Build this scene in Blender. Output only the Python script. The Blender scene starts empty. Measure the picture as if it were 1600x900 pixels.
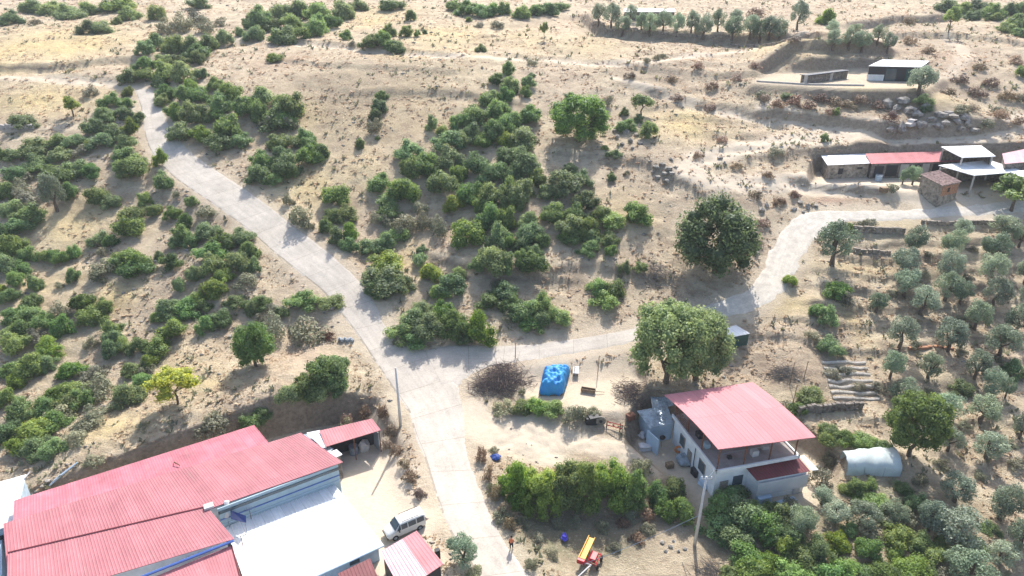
import bpy, bmesh, math, random
import numpy as np
from mathutils import Vector, Matrix
random.seed(7); rng = np.random.default_rng(7)
R = math.radians
scene = bpy.context.scene; COL = scene.collection
# ------------------------------------------------------------------ camera, light, exposure
CAMZ = 60.0; PITCH = R(26); F = 1067.0
cam = bpy.data.objects.new('camera', bpy.data.cameras.new('camera')); COL.objects.link(cam)
cam.location = (0, 0, CAMZ); cam.rotation_euler = (R(90)-PITCH, 0, 0)
cam.data.sensor_width = 36; cam.data.lens = 36*F/1600; cam.data.clip_end = 6000; cam.data.clip_start = .5
scene.camera = cam
SUN_EL = R(46); SUN_AZ = R(11)        # the sun stands behind the hill, a little to the right
world = bpy.data.worlds.new('World'); scene.world = world; world.use_nodes = True
wn = world.node_tree; bg = wn.nodes['Background']
sky = wn.nodes.new('ShaderNodeTexSky'); sky.sky_type = 'NISHITA'; sky.sun_disc = False
sky.sun_elevation = SUN_EL; sky.sun_rotation = SUN_AZ; sky.dust_density = 2.5; sky.air_density = 1.0
wn.links.new(sky.outputs[0], bg.inputs[0]); bg.inputs[1].default_value = 0.15
sl = bpy.data.lights.new('sun', 'SUN'); sun = bpy.data.objects.new('sun', sl); COL.objects.link(sun)
sl.energy = 4.0; sl.angle = R(.53); sl.color = (1, .965, .91)
sd = Vector((math.sin(SUN_AZ)*math.cos(SUN_EL), math.cos(SUN_AZ)*math.cos(SUN_EL), math.sin(SUN_EL)))
sun.rotation_euler = sd.to_track_quat('Z', 'Y').to_euler(); sun.location = (0, 100, 150)
scene.view_settings.view_transform = 'Standard'; scene.view_settings.look = 'None'
scene.view_settings.gamma = 1; scene.view_settings.exposure = 0.93
scene.cycles.max_bounces = 6; scene.cycles.transparent_max_bounces = 8
scene.cycles.diffuse_bounces = 3; scene.cycles.glossy_bounces = 2; scene.cycles.transmission_bounces = 4

# ------------------------------------------------------------------ pixel <-> world helpers
CP, SP = math.cos(PITCH), math.sin(PITCH)
def ray(px, py):
    u = (px-800)/F; v = (450-py)/F
    return np.array([u, CP+v*SP, -SP+v*CP])
def P(px, py, z):
    d = ray(px, py); s = (z-CAMZ)/d[2]
    return Vector((d[0]*s, d[1]*s, z))
def depth(x, y, z): return y*CP-(z-CAMZ)*SP
# ------------------------------------------------------------------ terrain height
_py = np.array([-3000,-400,-50,30,54,69,84,100,117,140,166,190,213,260,350,500,800,1500,4000.])
_pz = np.array([-20,-6,2,4.2,5.5,7.2,10.2,15.6,21.6,29,36,39.3,41.6,46,60,80,100,105,105.])
def prof(Y):
    s = 0
    for o, w in ((-5,.2),(-2.5,.2),(0,.2),(2.5,.2),(5,.2)): s = s+w*np.interp(Y+o, _py, _pz)
    return s
def _base_at(px, py):
    d = ray(px, py); t = np.linspace(30, 700, 3000)
    z = CAMZ+d[2]*t; g = prof(d[1]*t); i = int(np.argmax(z < g))
    if i == 0: i = len(t)-1
    return (d[0]*t[i], d[1]*t[i])
def vnoise(x, y, seed):
    xi = np.floor(x).astype(np.int64); yi = np.floor(y).astype(np.int64); fx = x-xi; fy = y-yi
    fx = fx*fx*(3-2*fx); fy = fy*fy*(3-2*fy)
    def h(a, b):
        n = (a*374761393+b*668265263+seed*1442695041) & 0xffffffff
        n = ((n ^ (n >> 13))*1274126177) & 0xffffffff
        return ((n ^ (n >> 16)) & 0xffff)/65535.
    return (h(xi,yi)*(1-fx)+h(xi+1,yi)*fx)*(1-fy)+(h(xi,yi+1)*(1-fx)+h(xi+1,yi+1)*fx)*fy
def sstep(a, b, x):
    t = np.clip((x-a)/(b-a), 0, 1); return t*t*(3-2*t)
def seg_dist(X, Y, pts):
    """distance to a polyline, and which side (left positive)"""
    best = np.full(np.shape(X), 1e9); side = np.zeros(np.shape(X)); ends = np.zeros(np.shape(X))
    n = len(pts)-1
    for i in range(n):
        ax, ay = pts[i]; bx, by = pts[i+1]; dx, dy = bx-ax, by-ay; L = math.hypot(dx, dy)+1e-9
        tt = ((X-ax)*dx+(Y-ay)*dy)/L/L; t = np.clip(tt, 0, 1)
        d = np.hypot(X-ax-t*dx, Y-ay-t*dy); s = (dx*(Y-ay)-dy*(X-ax))/L
        m = d < best; best = np.where(m, d, best); side = np.where(m, s, side)
    return best, side
def poly_sd(X, Y, pts):
    """signed distance to polygon, negative inside"""
    d, _ = seg_dist(X, Y, pts+[pts[0]]); ins = np.zeros(np.shape(X), bool); n = len(pts)
    for i in range(n):
        x1, y1 = pts[i]; x2, y2 = pts[(i+1) % n]
        c = ((y1 > Y) != (y2 > Y)) & (X < (x2-x1)*(Y-y1)/((y2-y1) or 1e-9)+x1); ins ^= c
    return np.where(ins, -d, d)
BANKS = [(h, f, [_base_at(*p) for p in pts]) for h, f, pts in [
 (.8, 5, [(-20,108),(80,107),(140,98),(210,90)]), (.4, 3, [(80,120),(130,122),(185,128)]),
 (.5, 4, [(300,76),(400,60)]), (.5, 4, [(470,66),(530,72),(600,80),(705,92)]),
 (.4, 3, [(810,92),(880,96),(960,101)]),
 (1.6, 7, [(915,30),(935,48),(990,54),(1060,57),(1140,61),(1260,68)]),
 (.9, 5, [(1215,186),(1290,195),(1370,208)]), (.9, 5, [(1400,212),(1480,208),(1560,198)]),
 (.9, 5, [(1278,292),(1330,300),(1385,310),(1440,325)]),
 (.9, 4, [(620,536),(700,541),(760,537),(860,524),(960,508)]),
 (.8, 4, [(1060,480),(1130,462),(1180,430),(1195,395)]),
 (1.5, 4, [(1196,108),(1215,100),(1245,91),(1300,93),(1375,90)]), (1.2, 6, [(1340,40),(1400,34),(1475,25)]), (.8, 5, [(1400,58),(1500,60),(1600,72)]),
 (.5, 4, [(1010,110),(1080,118),(1190,128)]), (.5, 4, [(1000,140),(1100,165),(1200,190)]),
 (.5, 4, [(300,300),(420,360),(500,410),(560,455)]), (.5, 3, [(745,590),(800,572),(900,556),(975,545)]),
 (.5, 4, [(880,240),(1000,262),(1080,300)]), (.4, 4, [(560,150),(700,155),(790,165)]),
 (.35, 4, [(440,100),(560,110),(700,125)]), (.4, 4, [(820,430),(920,420),(1020,432)]),
 (.5, 4, [(690,400),(760,430),(860,436)]), (.4, 4, [(1180,250),(1290,240),(1400,232)])]]
def _pp(z, pts): return [tuple(P(a, b, z)[:2]) for a, b in pts]
PLATS = [(z, bl, _pp(z, pts)) for z, bl, pts in [
 (5.2, 1.5, [(-260,900),(20,812),(210,752),(395,694),(480,672),(590,655),(612,700),(640,745),(668,795),(690,850),(700,980),(-200,1100)]),
 (8.2, 1.6, [(800,590),(880,562),(960,556),(1000,600),(985,640),(900,640),(815,618)]),
 (5.0, 2.2, [(995,700),(1015,660),(1170,660),(1290,730),(1280,790),(1120,800)]),
 (3.9, 4.0, [(830,812),(1060,800),(1120,860),(1060,960),(880,960),(830,900)]),
 (35., 2.6, [(1180,130),(1205,116),(1310,112),(1440,110),(1470,122),(1440,138),(1330,138)]),
 (22., 1.8, [(1270,290),(1278,270),(1450,262),(1640,262),(1700,318),(1500,322),(1470,308),(1380,294)])]]
BUMPS = [(dz, r, _base_at(*p)) for dz, r, p in [
 (1.8, 7, (480,622)), (1.6, 9, (390,645)), (1.4, 9, (250,690)), (1.2, 9, (120,740)), (3.4, 11, (1310,84)), (2.4, 9, (1230,92)), (2.0, 9, (1250,150)), (1.8, 9, (1330,152)), (1.2, 8, (1200,145)), (1.0, 12, (900,330)), (2.2, 8, (1425,165)), (1.5, 7, (1490,178)),
 (1.2, 8, (1000,215)), (1.0, 8, (1040,260)), (-1.2, 14, (90,380)), (-1.0, 12, (230,330)), (1.5, 14, (380,150)), (1.2, 12, (330,440)),
 (1.2, 16, (700,130)), (-1.5, 14, (620,330)), (1.0, 7, (990,600))]]
GROVE = [_base_at(*p) for p in [(1262,352),(1640,345),(1700,560),(1640,800),(1400,720),(1290,640),(1290,560),(1180,560),(1160,500),(1230,455)]]
MIDT = [_base_at(*p) for p in [(960,70),(1180,72),(1200,180),(1200,300),(1000,180)]]
ROAD_PX = [((212,140),(236,140)),((222,170),(251,172)),((227,205),(264,200)),((240,240),(292,234)),((276,278),(332,264)),((330,315),(386,299)),
 ((385,355),(436,336)),((428,392),(482,372)),((470,425),(522,404)),((508,456),(556,436)),((537,492),(586,478)),((560,522),(603,512)),
 ((592,570),(660,545)),((620,612),(700,588)),((641,643),(716,618)),((650,675),(722,660)),((665,712),(726,705)),((676,747),(739,745)),
 ((688,785),(753,780)),((705,828),(771,822)),((732,870),(796,862)),((756,915),(826,905)),((800,1000),(880,990))]
LANE_PX = [((664,548),(690,600)),((715,540),(722,592)),((760,541),(755,574)),((830,539),(830,560)),((900,530),(900,549)),((965,519),(967,537)),
 ((1030,503),(1035,521)),((1088,483),(1096,501)),((1130,469),(1142,490))]
GRAV_PX = [((1128,470),(1138,491)),((1152,463),(1172,484)),((1175,448),(1204,468)),((1193,424),(1228,442)),((1206,395),(1246,408)),((1222,366),(1264,379)),
 ((1245,342),(1290,356)),((1278,332),(1318,345)),((1345,331),(1350,343)),((1420,329),(1420,341)),((1500,323),(1500,336)),((1560,318),(1565,332)),((1660,308),(1660,325))]
_mid = lambda L: [_base_at((a[0]+b[0])/2, (a[1]+b[1])/2) for a, b in L]
ROADS_C = [(_mid(ROAD_PX), 3.0), (_mid(LANE_PX), 2.0), (_mid(GRAV_PX), 2.2)]
JUNC = _base_at(680, 600)
def road_d(X, Y):
    d = np.full(np.shape(X), 1e9)
    for pts, w in ROADS_C: d = np.minimum(d, seg_dist(X, Y, pts)[0]-w)
    return np.minimum(d, np.hypot(X-JUNC[0], Y-JUNC[1])-6)
def hgt(X, Y, full=False):
    X = np.asarray(X, float); Y = np.asarray(Y, float)
    z = prof(Y); rd = road_d(X, Y); off = sstep(.5, 5, rd)
    for pts, st, wt in ((GROVE, 1.25, .6), (MIDT, 1.6, .35)):
        m = 1-sstep(-3, 1, poly_sd(X, Y, pts)); s = (z+1.5*vnoise(X/12, Y/12, 5)+.4*vnoise(X/3, Y/3, 6))/st; fr = s-np.floor(s)
        z = z+m*wt*off*(st*(sstep(.72, .95, fr)-fr))
    for h, f, pts in BANKS:
        d, s = seg_dist(X, Y, pts); z = z+off*h*np.exp(-(d/f)**2)*np.tanh(s/.55)
    for dz, r, (cx, cy) in BUMPS: z = z+off*dz*np.exp(-((X-cx)**2+(Y-cy)**2)/r/r)
    n = 1.3*(vnoise(X/23, Y/23, 1)-.5)+.7*(vnoise(X/9, Y/9, 2)-.5)+.46*(vnoise(X/3.1, Y/3.1, 3)-.5)+.28*(vnoise(X/1.3, Y/1.1, 4)-.5)+.17*(vnoise(X/.62, Y/.55, 6)-.5)
    z = z+n*(.06+.94*off)*np.where(np.abs(Y) < 400, 1, 4)
    pm = np.zeros(np.shape(X))
    for pz, bl, pts in PLATS:
        w = (1-sstep(0, bl, poly_sd(X, Y, pts)))*np.where(pz < 25, off*.999+.001, 1)
        z = z*(1-w)+(pz+.06*n)*w; pm = np.maximum(pm, w)
    return (z, rd, pm) if full else z
def H(x, y): return float(hgt(np.array([x]), np.array([y]))[0])
_T = np.concatenate([np.arange(38, 150, .35), np.arange(150, 420, .9)])
def at(px, py):
    d = ray(px, py); z = CAMZ+d[2]*_T/max(d[1], .2)
    k = _T/max(d[1], .2); g = hgt(d[0]*k, d[1]*k); b = z < g
    i = int(np.argmax(b)) if b.any() else len(_T)-1
    if i:
        a, c = z[i-1]-g[i-1], z[i]-g[i]; f = a/(a-c+1e-9) if a > 0 else 0; kk = k[i-1]+(k[i]-k[i-1])*f
    else: kk = k[0]
    x, y = d[0]*kk, d[1]*kk
    return Vector((x, y, CAMZ+d[2]*kk))
# ------------------------------------------------------------------ materials
def lin(c):
    return tuple(((v/255)/12.92 if v/255 <= .04045 else ((v/255+.055)/1.055)**2.4) for v in c)
def mat(name, col, rough=.8, noise=.15, scale=3., metal=0., bump=0., spec=.3, col2=None):
    m = bpy.data.materials.new(name); m.use_nodes = True; nt = m.node_tree; b = nt.nodes['Principled BSDF']
    b.inputs['Roughness'].default_value = rough; b.inputs['Metallic'].default_value = metal
    b.inputs['Specular IOR Level'].default_value = spec
    tc = nt.nodes.new('ShaderNodeNewGeometry'); no = nt.nodes.new('ShaderNodeTexNoise'); no.inputs['Scale'].default_value = scale
    no.inputs['Detail'].default_value = 6; no.inputs['Roughness'].default_value = .65
    nt.links.new(tc.outputs['Position'], no.inputs['Vector'])
    r = nt.nodes.new('ShaderNodeValToRGB'); c = np.array(col); c2 = np.array(col2) if col2 else c*(1-noise*1.6)
    r.color_ramp.elements[0].position = .3; r.color_ramp.elements[1].position = .68
    r.color_ramp.elements[0].color = (*c2, 1); r.color_ramp.elements[1].color = (*np.minimum(c*(1+noise*.4), .9), 1)
    nt.links.new(no.outputs['Fac'], r.inputs[0]); nt.links.new(r.outputs[0], b.inputs['Base Color'])
    if bump:
        bp = nt.nodes.new('ShaderNodeBump'); bp.inputs['Distance'].default_value = bump
        nt.links.new(no.outputs['Fac'], bp.inputs['Height']); nt.links.new(bp.outputs[0], b.inputs['Normal'])
    return m
M = {}
M['red_sheet'] = mat('red_sheet', (.48,.175,.19), .62, .16, .35, spec=.35)
M['red_sheet_shaded'] = mat('red_sheet_shaded', (.47,.155,.19), .62, .2, .4, spec=.3)  # darker red paints in the shading of the slope facing away
M['pink_sheet'] = mat('pink_sheet', (.54,.225,.235), .75, .06, .3, spec=.25)
M['dull_red'] = mat('dull_red', (.44,.13,.14), .5, .2, .6)
M['maroon'] = mat('maroon', (.16,.035,.04), .5, .15, 1)
M['white_sheet'] = mat('white_sheet', (.74,.75,.75), .6, .1, .5)
M['faded_sheet'] = mat('faded_sheet', (.60,.36,.38), .5, .15, 1.)
M['zinc'] = mat('zinc', (.42,.50,.56), .4, .35, 1.6, metal=.2, spec=.5)
M['white_wall'] = mat('white_wall', (.74,.75,.75), .85, .12, .8)
M['blue_wall'] = mat('blue_wall', (.45,.56,.66), .8, .15, .8)
M['siding'] = mat('siding', (.34,.45,.50), .5, .1, 1)
M['blue_trim'] = mat('blue_trim', (.07,.14,.40), .5, .1, 1)
M['stone'] = mat('stone', (.36,.31,.25), .95, .5, 1.6, bump=.08)
M['stone_dark'] = mat('stone_dark', (.24,.21,.18), .95, .5, 2, bump=.1)
M['brick'] = mat('brick', (.42,.22,.13), .9, .3, 4)
M['old_tile'] = mat('old_tile', (.52,.37,.32), .9, .5, 2.2, bump=.05)
M['concrete'] = mat('concrete', (.46,.43,.40), .9, .15, 1)
M['slab'] = mat('slab', (.34,.30,.28), .9, .2, .9)
M['pole_concrete'] = mat('pole_concrete', (.50,.50,.48), .85, .1, 3)
M['dark'] = mat('dark', (.03,.03,.035), .6, .1, 3)
M['glass'] = mat('glass', (.05,.08,.10), .12, .1, 1, spec=.6)
M['rust'] = mat('rust', (.20,.085,.05), .8, .3, 4)
M['wood'] = mat('wood', (.27,.19,.12), .85, .35, 5)
M['grey_wood'] = mat('grey_wood', (.30,.26,.22), .9, .4, 5)
M['bark'] = mat('bark', (.16,.12,.09), .95, .4, 6, bump=.04)
M['van_paint'] = mat('van_paint', (.72,.71,.66), .3, .03, .5, spec=.6)
M['rubber'] = mat('rubber', (.02,.02,.02), .8, .1, 5)
M['blue_tarp'] = mat('blue_tarp', (.03,.16,.55), .32, .3, .9, spec=.6)
M['blue_plastic'] = mat('blue_plastic', (.04,.15,.50), .35, .1, 2)
M['yellow'] = mat('yellow', (.75,.40,.03), .5, .2, 3)
M['red_paint'] = mat('red_paint', (.45,.02,.03), .45, .2, 3)
M['orange'] = mat('orange', (.70,.22,.05), .6, .1, 3)
M['dark_green'] = mat('dark_green', (.03,.08,.07), .6, .2, 2)
M['skin'] = mat('skin', (.42,.25,.17), .6, .05, 8)
M['black_cloth'] = mat('black_cloth', (.02,.02,.025), .9, .1, 8)
M['orange_cloth'] = mat('orange_cloth', (.75,.22,.10), .9, .1, 8)
M['hair'] = mat('hair', (.02,.015,.01), .7, .1, 8)
M['violet'] = mat('violet', (.10,.09,.62), .7, .2, 3)
M['rockm'] = mat('rockm', (.36,.33,.29), .95, .5, 1.4, bump=.12)
M['twig'] = mat('twig', (.25,.19,.16), .95, .4, 4)
M['solar'] = mat('solar', (.02,.05,.22), .15, .1, 3, spec=.6)
M['concrete_road'] = mat('concrete_road', (.55,.49,.415), .92, .14, .28, bump=.01)
M['gravel'] = mat('gravel', (.62,.56,.475), .95, .16, .8, bump=.05)
def road_detail(m, track):
    nt = m.node_tree; b = nt.nodes['Principled BSDF']; src = b.inputs['Base Color'].links[0].from_socket
    geo = nt.nodes.new('ShaderNodeNewGeometry'); n2 = nt.nodes.new('ShaderNodeTexNoise'); n2.inputs['Scale'].default_value = 5; n2.inputs['Detail'].default_value = 5
    nt.links.new(geo.outputs['Position'], n2.inputs['Vector'])
    uv = nt.nodes.new('ShaderNodeUVMap'); br = nt.nodes.new('ShaderNodeTexBrick')
    br.offset = 0; br.inputs['Scale'].default_value = 1; br.inputs['Brick Width'].default_value = 5.; br.inputs['Row Height'].default_value = 40
    br.inputs['Mortar Size'].default_value = .035; br.inputs['Color1'].default_value = (1,1,1,1); br.inputs['Color2'].default_value = (.93,.93,.94,1); br.inputs['Mortar'].default_value = (.66,.64,.6,1)
    nt.links.new(uv.outputs[0], br.inputs['Vector'])
    r = nt.nodes.new('ShaderNodeMapRange'); r.inputs[1].default_value = .3; r.inputs[2].default_value = .7; r.inputs[3].default_value = .86; r.inputs[4].default_value = 1.06
    nt.links.new(n2.outputs['Fac'], r.inputs[0])
    mx = nt.nodes.new('ShaderNodeMix'); mx.data_type = 'RGBA'; mx.blend_type = 'MULTIPLY'; mx.inputs[0].default_value = 1
    nt.links.new(src, mx.inputs[6]); nt.links.new(r.outputs[0], mx.inputs[7]); out = mx.outputs[2]
    if track:
        m2 = nt.nodes.new('ShaderNodeMix'); m2.data_type = 'RGBA'; m2.blend_type = 'MULTIPLY'; m2.inputs[0].default_value = 1
        nt.links.new(out, m2.inputs[6]); nt.links.new(br.outputs[0], m2.inputs[7]); out = m2.outputs[2]
    vo = nt.nodes.new('ShaderNodeTexVoronoi'); vo.feature = 'DISTANCE_TO_EDGE'; vo.inputs['Scale'].default_value = .22; wv = nt.nodes.new('ShaderNodeVectorMath'); wv.operation = 'MULTIPLY_ADD'; wv.inputs[1].default_value = (1.6,1.6,1.6)
    nt.links.new(n2.outputs['Color'], wv.inputs[0]); nt.links.new(geo.outputs['Position'], wv.inputs[2]); nt.links.new(wv.outputs[0], vo.inputs['Vector'])
    cr = nt.nodes.new('ShaderNodeMapRange'); cr.inputs[1].default_value = .004; cr.inputs[2].default_value = .016; cr.inputs[3].default_value = .84 if track else .97; cr.inputs[4].default_value = 1; nt.links.new(vo.outputs['Distance'], cr.inputs[0])
    n3 = nt.nodes.new('ShaderNodeTexNoise'); n3.inputs['Scale'].default_value = 1.; n3.inputs['Detail'].default_value = 7; n3.inputs['Roughness'].default_value = .72; mp = nt.nodes.new('ShaderNodeMapping'); mp.inputs['Scale'].default_value = (.12, 1.5, 1); nt.links.new(uv.outputs[0], mp.inputs[0]); nt.links.new(mp.outputs[0], n3.inputs['Vector'])
    st = nt.nodes.new('ShaderNodeMapRange'); st.inputs[1].default_value = .42; st.inputs[2].default_value = .62; st.inputs[3].default_value = .93; st.inputs[4].default_value = 1.06; nt.links.new(n3.outputs['Fac'], st.inputs[0])
    for q in (cr, st):
        m5 = nt.nodes.new('ShaderNodeMix'); m5.data_type = 'RGBA'; m5.blend_type = 'MULTIPLY'; m5.inputs[0].default_value = 1; nt.links.new(out, m5.inputs[6]); nt.links.new(q.outputs[0], m5.inputs[7]); out = m5.outputs[2]
    nt.links.new(out, b.inputs['Base Color'])
road_detail(M['concrete_road'], True); road_detail(M['gravel'], False)
def leafmat(name, dark, light, trans=.35, rough=.6):
    m = bpy.data.materials.new(name); m.use_nodes = True; nt = m.node_tree; b = nt.nodes['Principled BSDF']
    a = nt.nodes.new('ShaderNodeAttribute'); a.attribute_name = 'tint'
    oi = nt.nodes.new('ShaderNodeObjectInfo')
    add = nt.nodes.new('ShaderNodeMath'); add.operation = 'MULTIPLY_ADD'; add.inputs[1].default_value = .35; nt.links.new(oi.outputs['Random'], add.inputs[0]); nt.links.new(a.outputs['Fac'], add.inputs[2])
    r = nt.nodes.new('ShaderNodeValToRGB'); r.color_ramp.elements[0].position = .15; r.color_ramp.elements[1].position = 1.1
    r.color_ramp.elements[0].color = (*dark, 1); r.color_ramp.elements[1].color = (*light, 1); r.color_ramp.elements[1].position = 1.
    nt.links.new(add.outputs[0], r.inputs[0])
    wn_ = nt.nodes.new('ShaderNodeTexWhiteNoise'); wn_.noise_dimensions = '1D'; nt.links.new(oi.outputs['Random'], wn_.inputs['W']); sc_ = nt.nodes.new('ShaderNodeSeparateColor'); nt.links.new(wn_.outputs['Color'], sc_.inputs[0])
    h2 = nt.nodes.new('ShaderNodeHueSaturation'); m1 = nt.nodes.new('ShaderNodeMapRange'); m1.inputs[3].default_value = .472; m1.inputs[4].default_value = .522; nt.links.new(sc_.outputs[0], m1.inputs[0]); nt.links.new(m1.outputs[0], h2.inputs['Hue'])
    m3 = nt.nodes.new('ShaderNodeMapRange'); m3.inputs[3].default_value = .72; m3.inputs[4].default_value = 1.28; nt.links.new(sc_.outputs[1], m3.inputs[0]); nt.links.new(m3.outputs[0], h2.inputs['Value'])
    m4 = nt.nodes.new('ShaderNodeMapRange'); m4.inputs[3].default_value = .88; m4.inputs[4].default_value = 1.22; nt.links.new(sc_.outputs[2], m4.inputs[0]); nt.links.new(m4.outputs[0], h2.inputs['Saturation'])
    nt.links.new(r.outputs[0], h2.inputs['Color']); r = h2; nt.links.new(r.outputs[0], b.inputs['Base Color'])
    b.inputs['Roughness'].default_value = rough; b.inputs['Specular IOR Level'].default_value = .35
    tr = nt.nodes.new('ShaderNodeBsdfTranslucent'); mx = nt.nodes.new('ShaderNodeMixShader'); mx.inputs[0].default_value = trans
    hs = nt.nodes.new('ShaderNodeHueSaturation'); hs.inputs['Hue'].default_value = .475; hs.inputs['Value'].default_value = 1.5; hs.inputs['Saturation'].default_value = 1.1
    nt.links.new(r.outputs[0], hs.inputs['Color']); nt.links.new(hs.outputs[0], tr.inputs[0])
    nt.links.new(b.outputs[0], mx.inputs[1]); nt.links.new(tr.outputs[0], mx.inputs[2])
    nt.links.new(mx.outputs[0], nt.nodes['Material Output'].inputs[0]); return m
M['oak_leaf'] = leafmat('oak_leaf', (.055,.100,.044), (.240,.340,.135), .38)
M['green_leaf'] = leafmat('green_leaf', (.050,.098,.036), (.250,.350,.100), .40)
M['hedge_leaf'] = leafmat('hedge_leaf', (.055,.105,.034), (.250,.350,.105), .42)
M['broad_leaf'] = leafmat('broad_leaf', (.060,.105,.040), (.250,.350,.120), .40)
M['sage_leaf'] = leafmat('sage_leaf', (.110,.120,.080), (.270,.270,.170), .25)
M['olive_leaf'] = leafmat('olive_leaf', (.085,.122,.078), (.330,.400,.275), .3, .6)
M['brown_leaf'] = leafmat('brown_leaf', (.10,.07,.05), (.33,.25,.16), .2)
M['yellow_leaf'] = leafmat('yellow_leaf', (.16,.19,.04), (.50,.52,.10), .5)
M['dry_leaf'] = leafmat('dry_leaf', (.30,.235,.15), (.58,.47,.30), .35)
# ------------------------------------------------------------------ mesh helpers
def setp(o, label=None, cat=None, group=None, kind=None):
    if label: o['label'] = label
    if cat: o['category'] = cat
    if group: o['group'] = group
    if kind: o['kind'] = kind
    return o
def empty(name, loc, label, cat, group=None, rz=0):
    o = bpy.data.objects.new(name, None); COL.objects.link(o); o.location = loc; o.rotation_euler = (0, 0, rz); o.empty_display_size = .3
    return setp(o, label, cat, group)
def link(name, me, parent=None, world_space=True):
    o = bpy.data.objects.new(name, me); COL.objects.link(o)
    if parent:
        o.parent = parent
        if world_space:
            o.matrix_parent_inverse = Matrix.Identity(4)
            mi = (Matrix.Translation(parent.location) @ parent.rotation_euler.to_matrix().to_4x4()).inverted()
            me.transform(mi)
    return o
def obj(name, bm, m, parent=None, smooth=False, ws=True):
    me = bpy.data.meshes.new(name); bm.normal_update(); bm.to_mesh(me); bm.free()
    for x in (m if isinstance(m, (list, tuple)) else [m]): me.materials.append(x)
    if smooth: me.polygons.foreach_set('use_smooth', [True]*len(me.polygons))
    return link(name, me, parent, ws)
def BM(): return bmesh.new()
def box(bm, c, s, rz=0, bev=0):
    mtx = Matrix.Translation(c) @ Matrix.Rotation(rz, 4, 'Z') @ Matrix.Diagonal((*s, 1))
    r = bmesh.ops.create_cube(bm, size=1, matrix=mtx)
    if bev:
        ed = list({e for v in r['verts'] for e in v.link_edges}); bmesh.ops.bevel(bm, geom=ed, offset=bev, segments=2, affect='EDGES', profile=.6)
def cyl(bm, a, b, r0, r1=None, n=8, caps=True):
    a, b = Vector(a), Vector(b); d = b-a; L = d.length
    if L < 1e-6: return
    q = d.to_track_quat('Z', 'Y').to_matrix().to_4x4()
    bmesh.ops.create_cone(bm, cap_ends=caps, segments=n, radius1=r0, radius2=r1 if r1 is not None else r0, depth=L, matrix=Matrix.Translation((a+b)/2) @ q)
def sph(bm, c, s, seg=10, rz=0):
    bmesh.ops.create_uvsphere(bm, u_segments=seg, v_segments=max(5, seg//2+1), radius=1, matrix=Matrix.Translation(c) @ Matrix.Rotation(rz, 4, 'Z') @ Matrix.Diagonal((*s, 1)))
def prism(bm, xy, z0, z1):
    """z0, z1: numbers or lists per corner"""
    n = len(xy); a = z0 if hasattr(z0, '__len__') else [z0]*n; b = z1 if hasattr(z1, '__len__') else [z1]*n
    lo = [bm.verts.new((p[0], p[1], a[i])) for i, p in enumerate(xy)]; hi = [bm.verts.new((p[0], p[1], b[i])) for i, p in enumerate(xy)]
    fs = [bm.faces.new(lo[::-1]), bm.faces.new(hi)]
    for i in range(n): fs.append(bm.faces.new((lo[i], lo[(i+1) % n], hi[(i+1) % n], hi[i])))
    bmesh.ops.recalc_face_normals(bm, faces=fs)
def fastmesh(name, V, Q, tint=None, k=4):
    me = bpy.data.meshes.new(name); V = np.asarray(V, np.float32); Q = np.asarray(Q, np.int32)
    me.vertices.add(len(V)); me.vertices.foreach_set('co', V.ravel()); me.loops.add(Q.size); me.loops.foreach_set('vertex_index', Q.ravel())
    me.polygons.add(len(Q)); me.polygons.foreach_set('loop_start', np.arange(0, Q.size, k, dtype=np.int32))
    me.update(calc_edges=True)
    if tint is not None:
        a = me.attributes.new('tint', 'FLOAT', 'POINT'); a.data.foreach_set('value', np.asarray(tint, np.float32))
    me.validate(); return me
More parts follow.
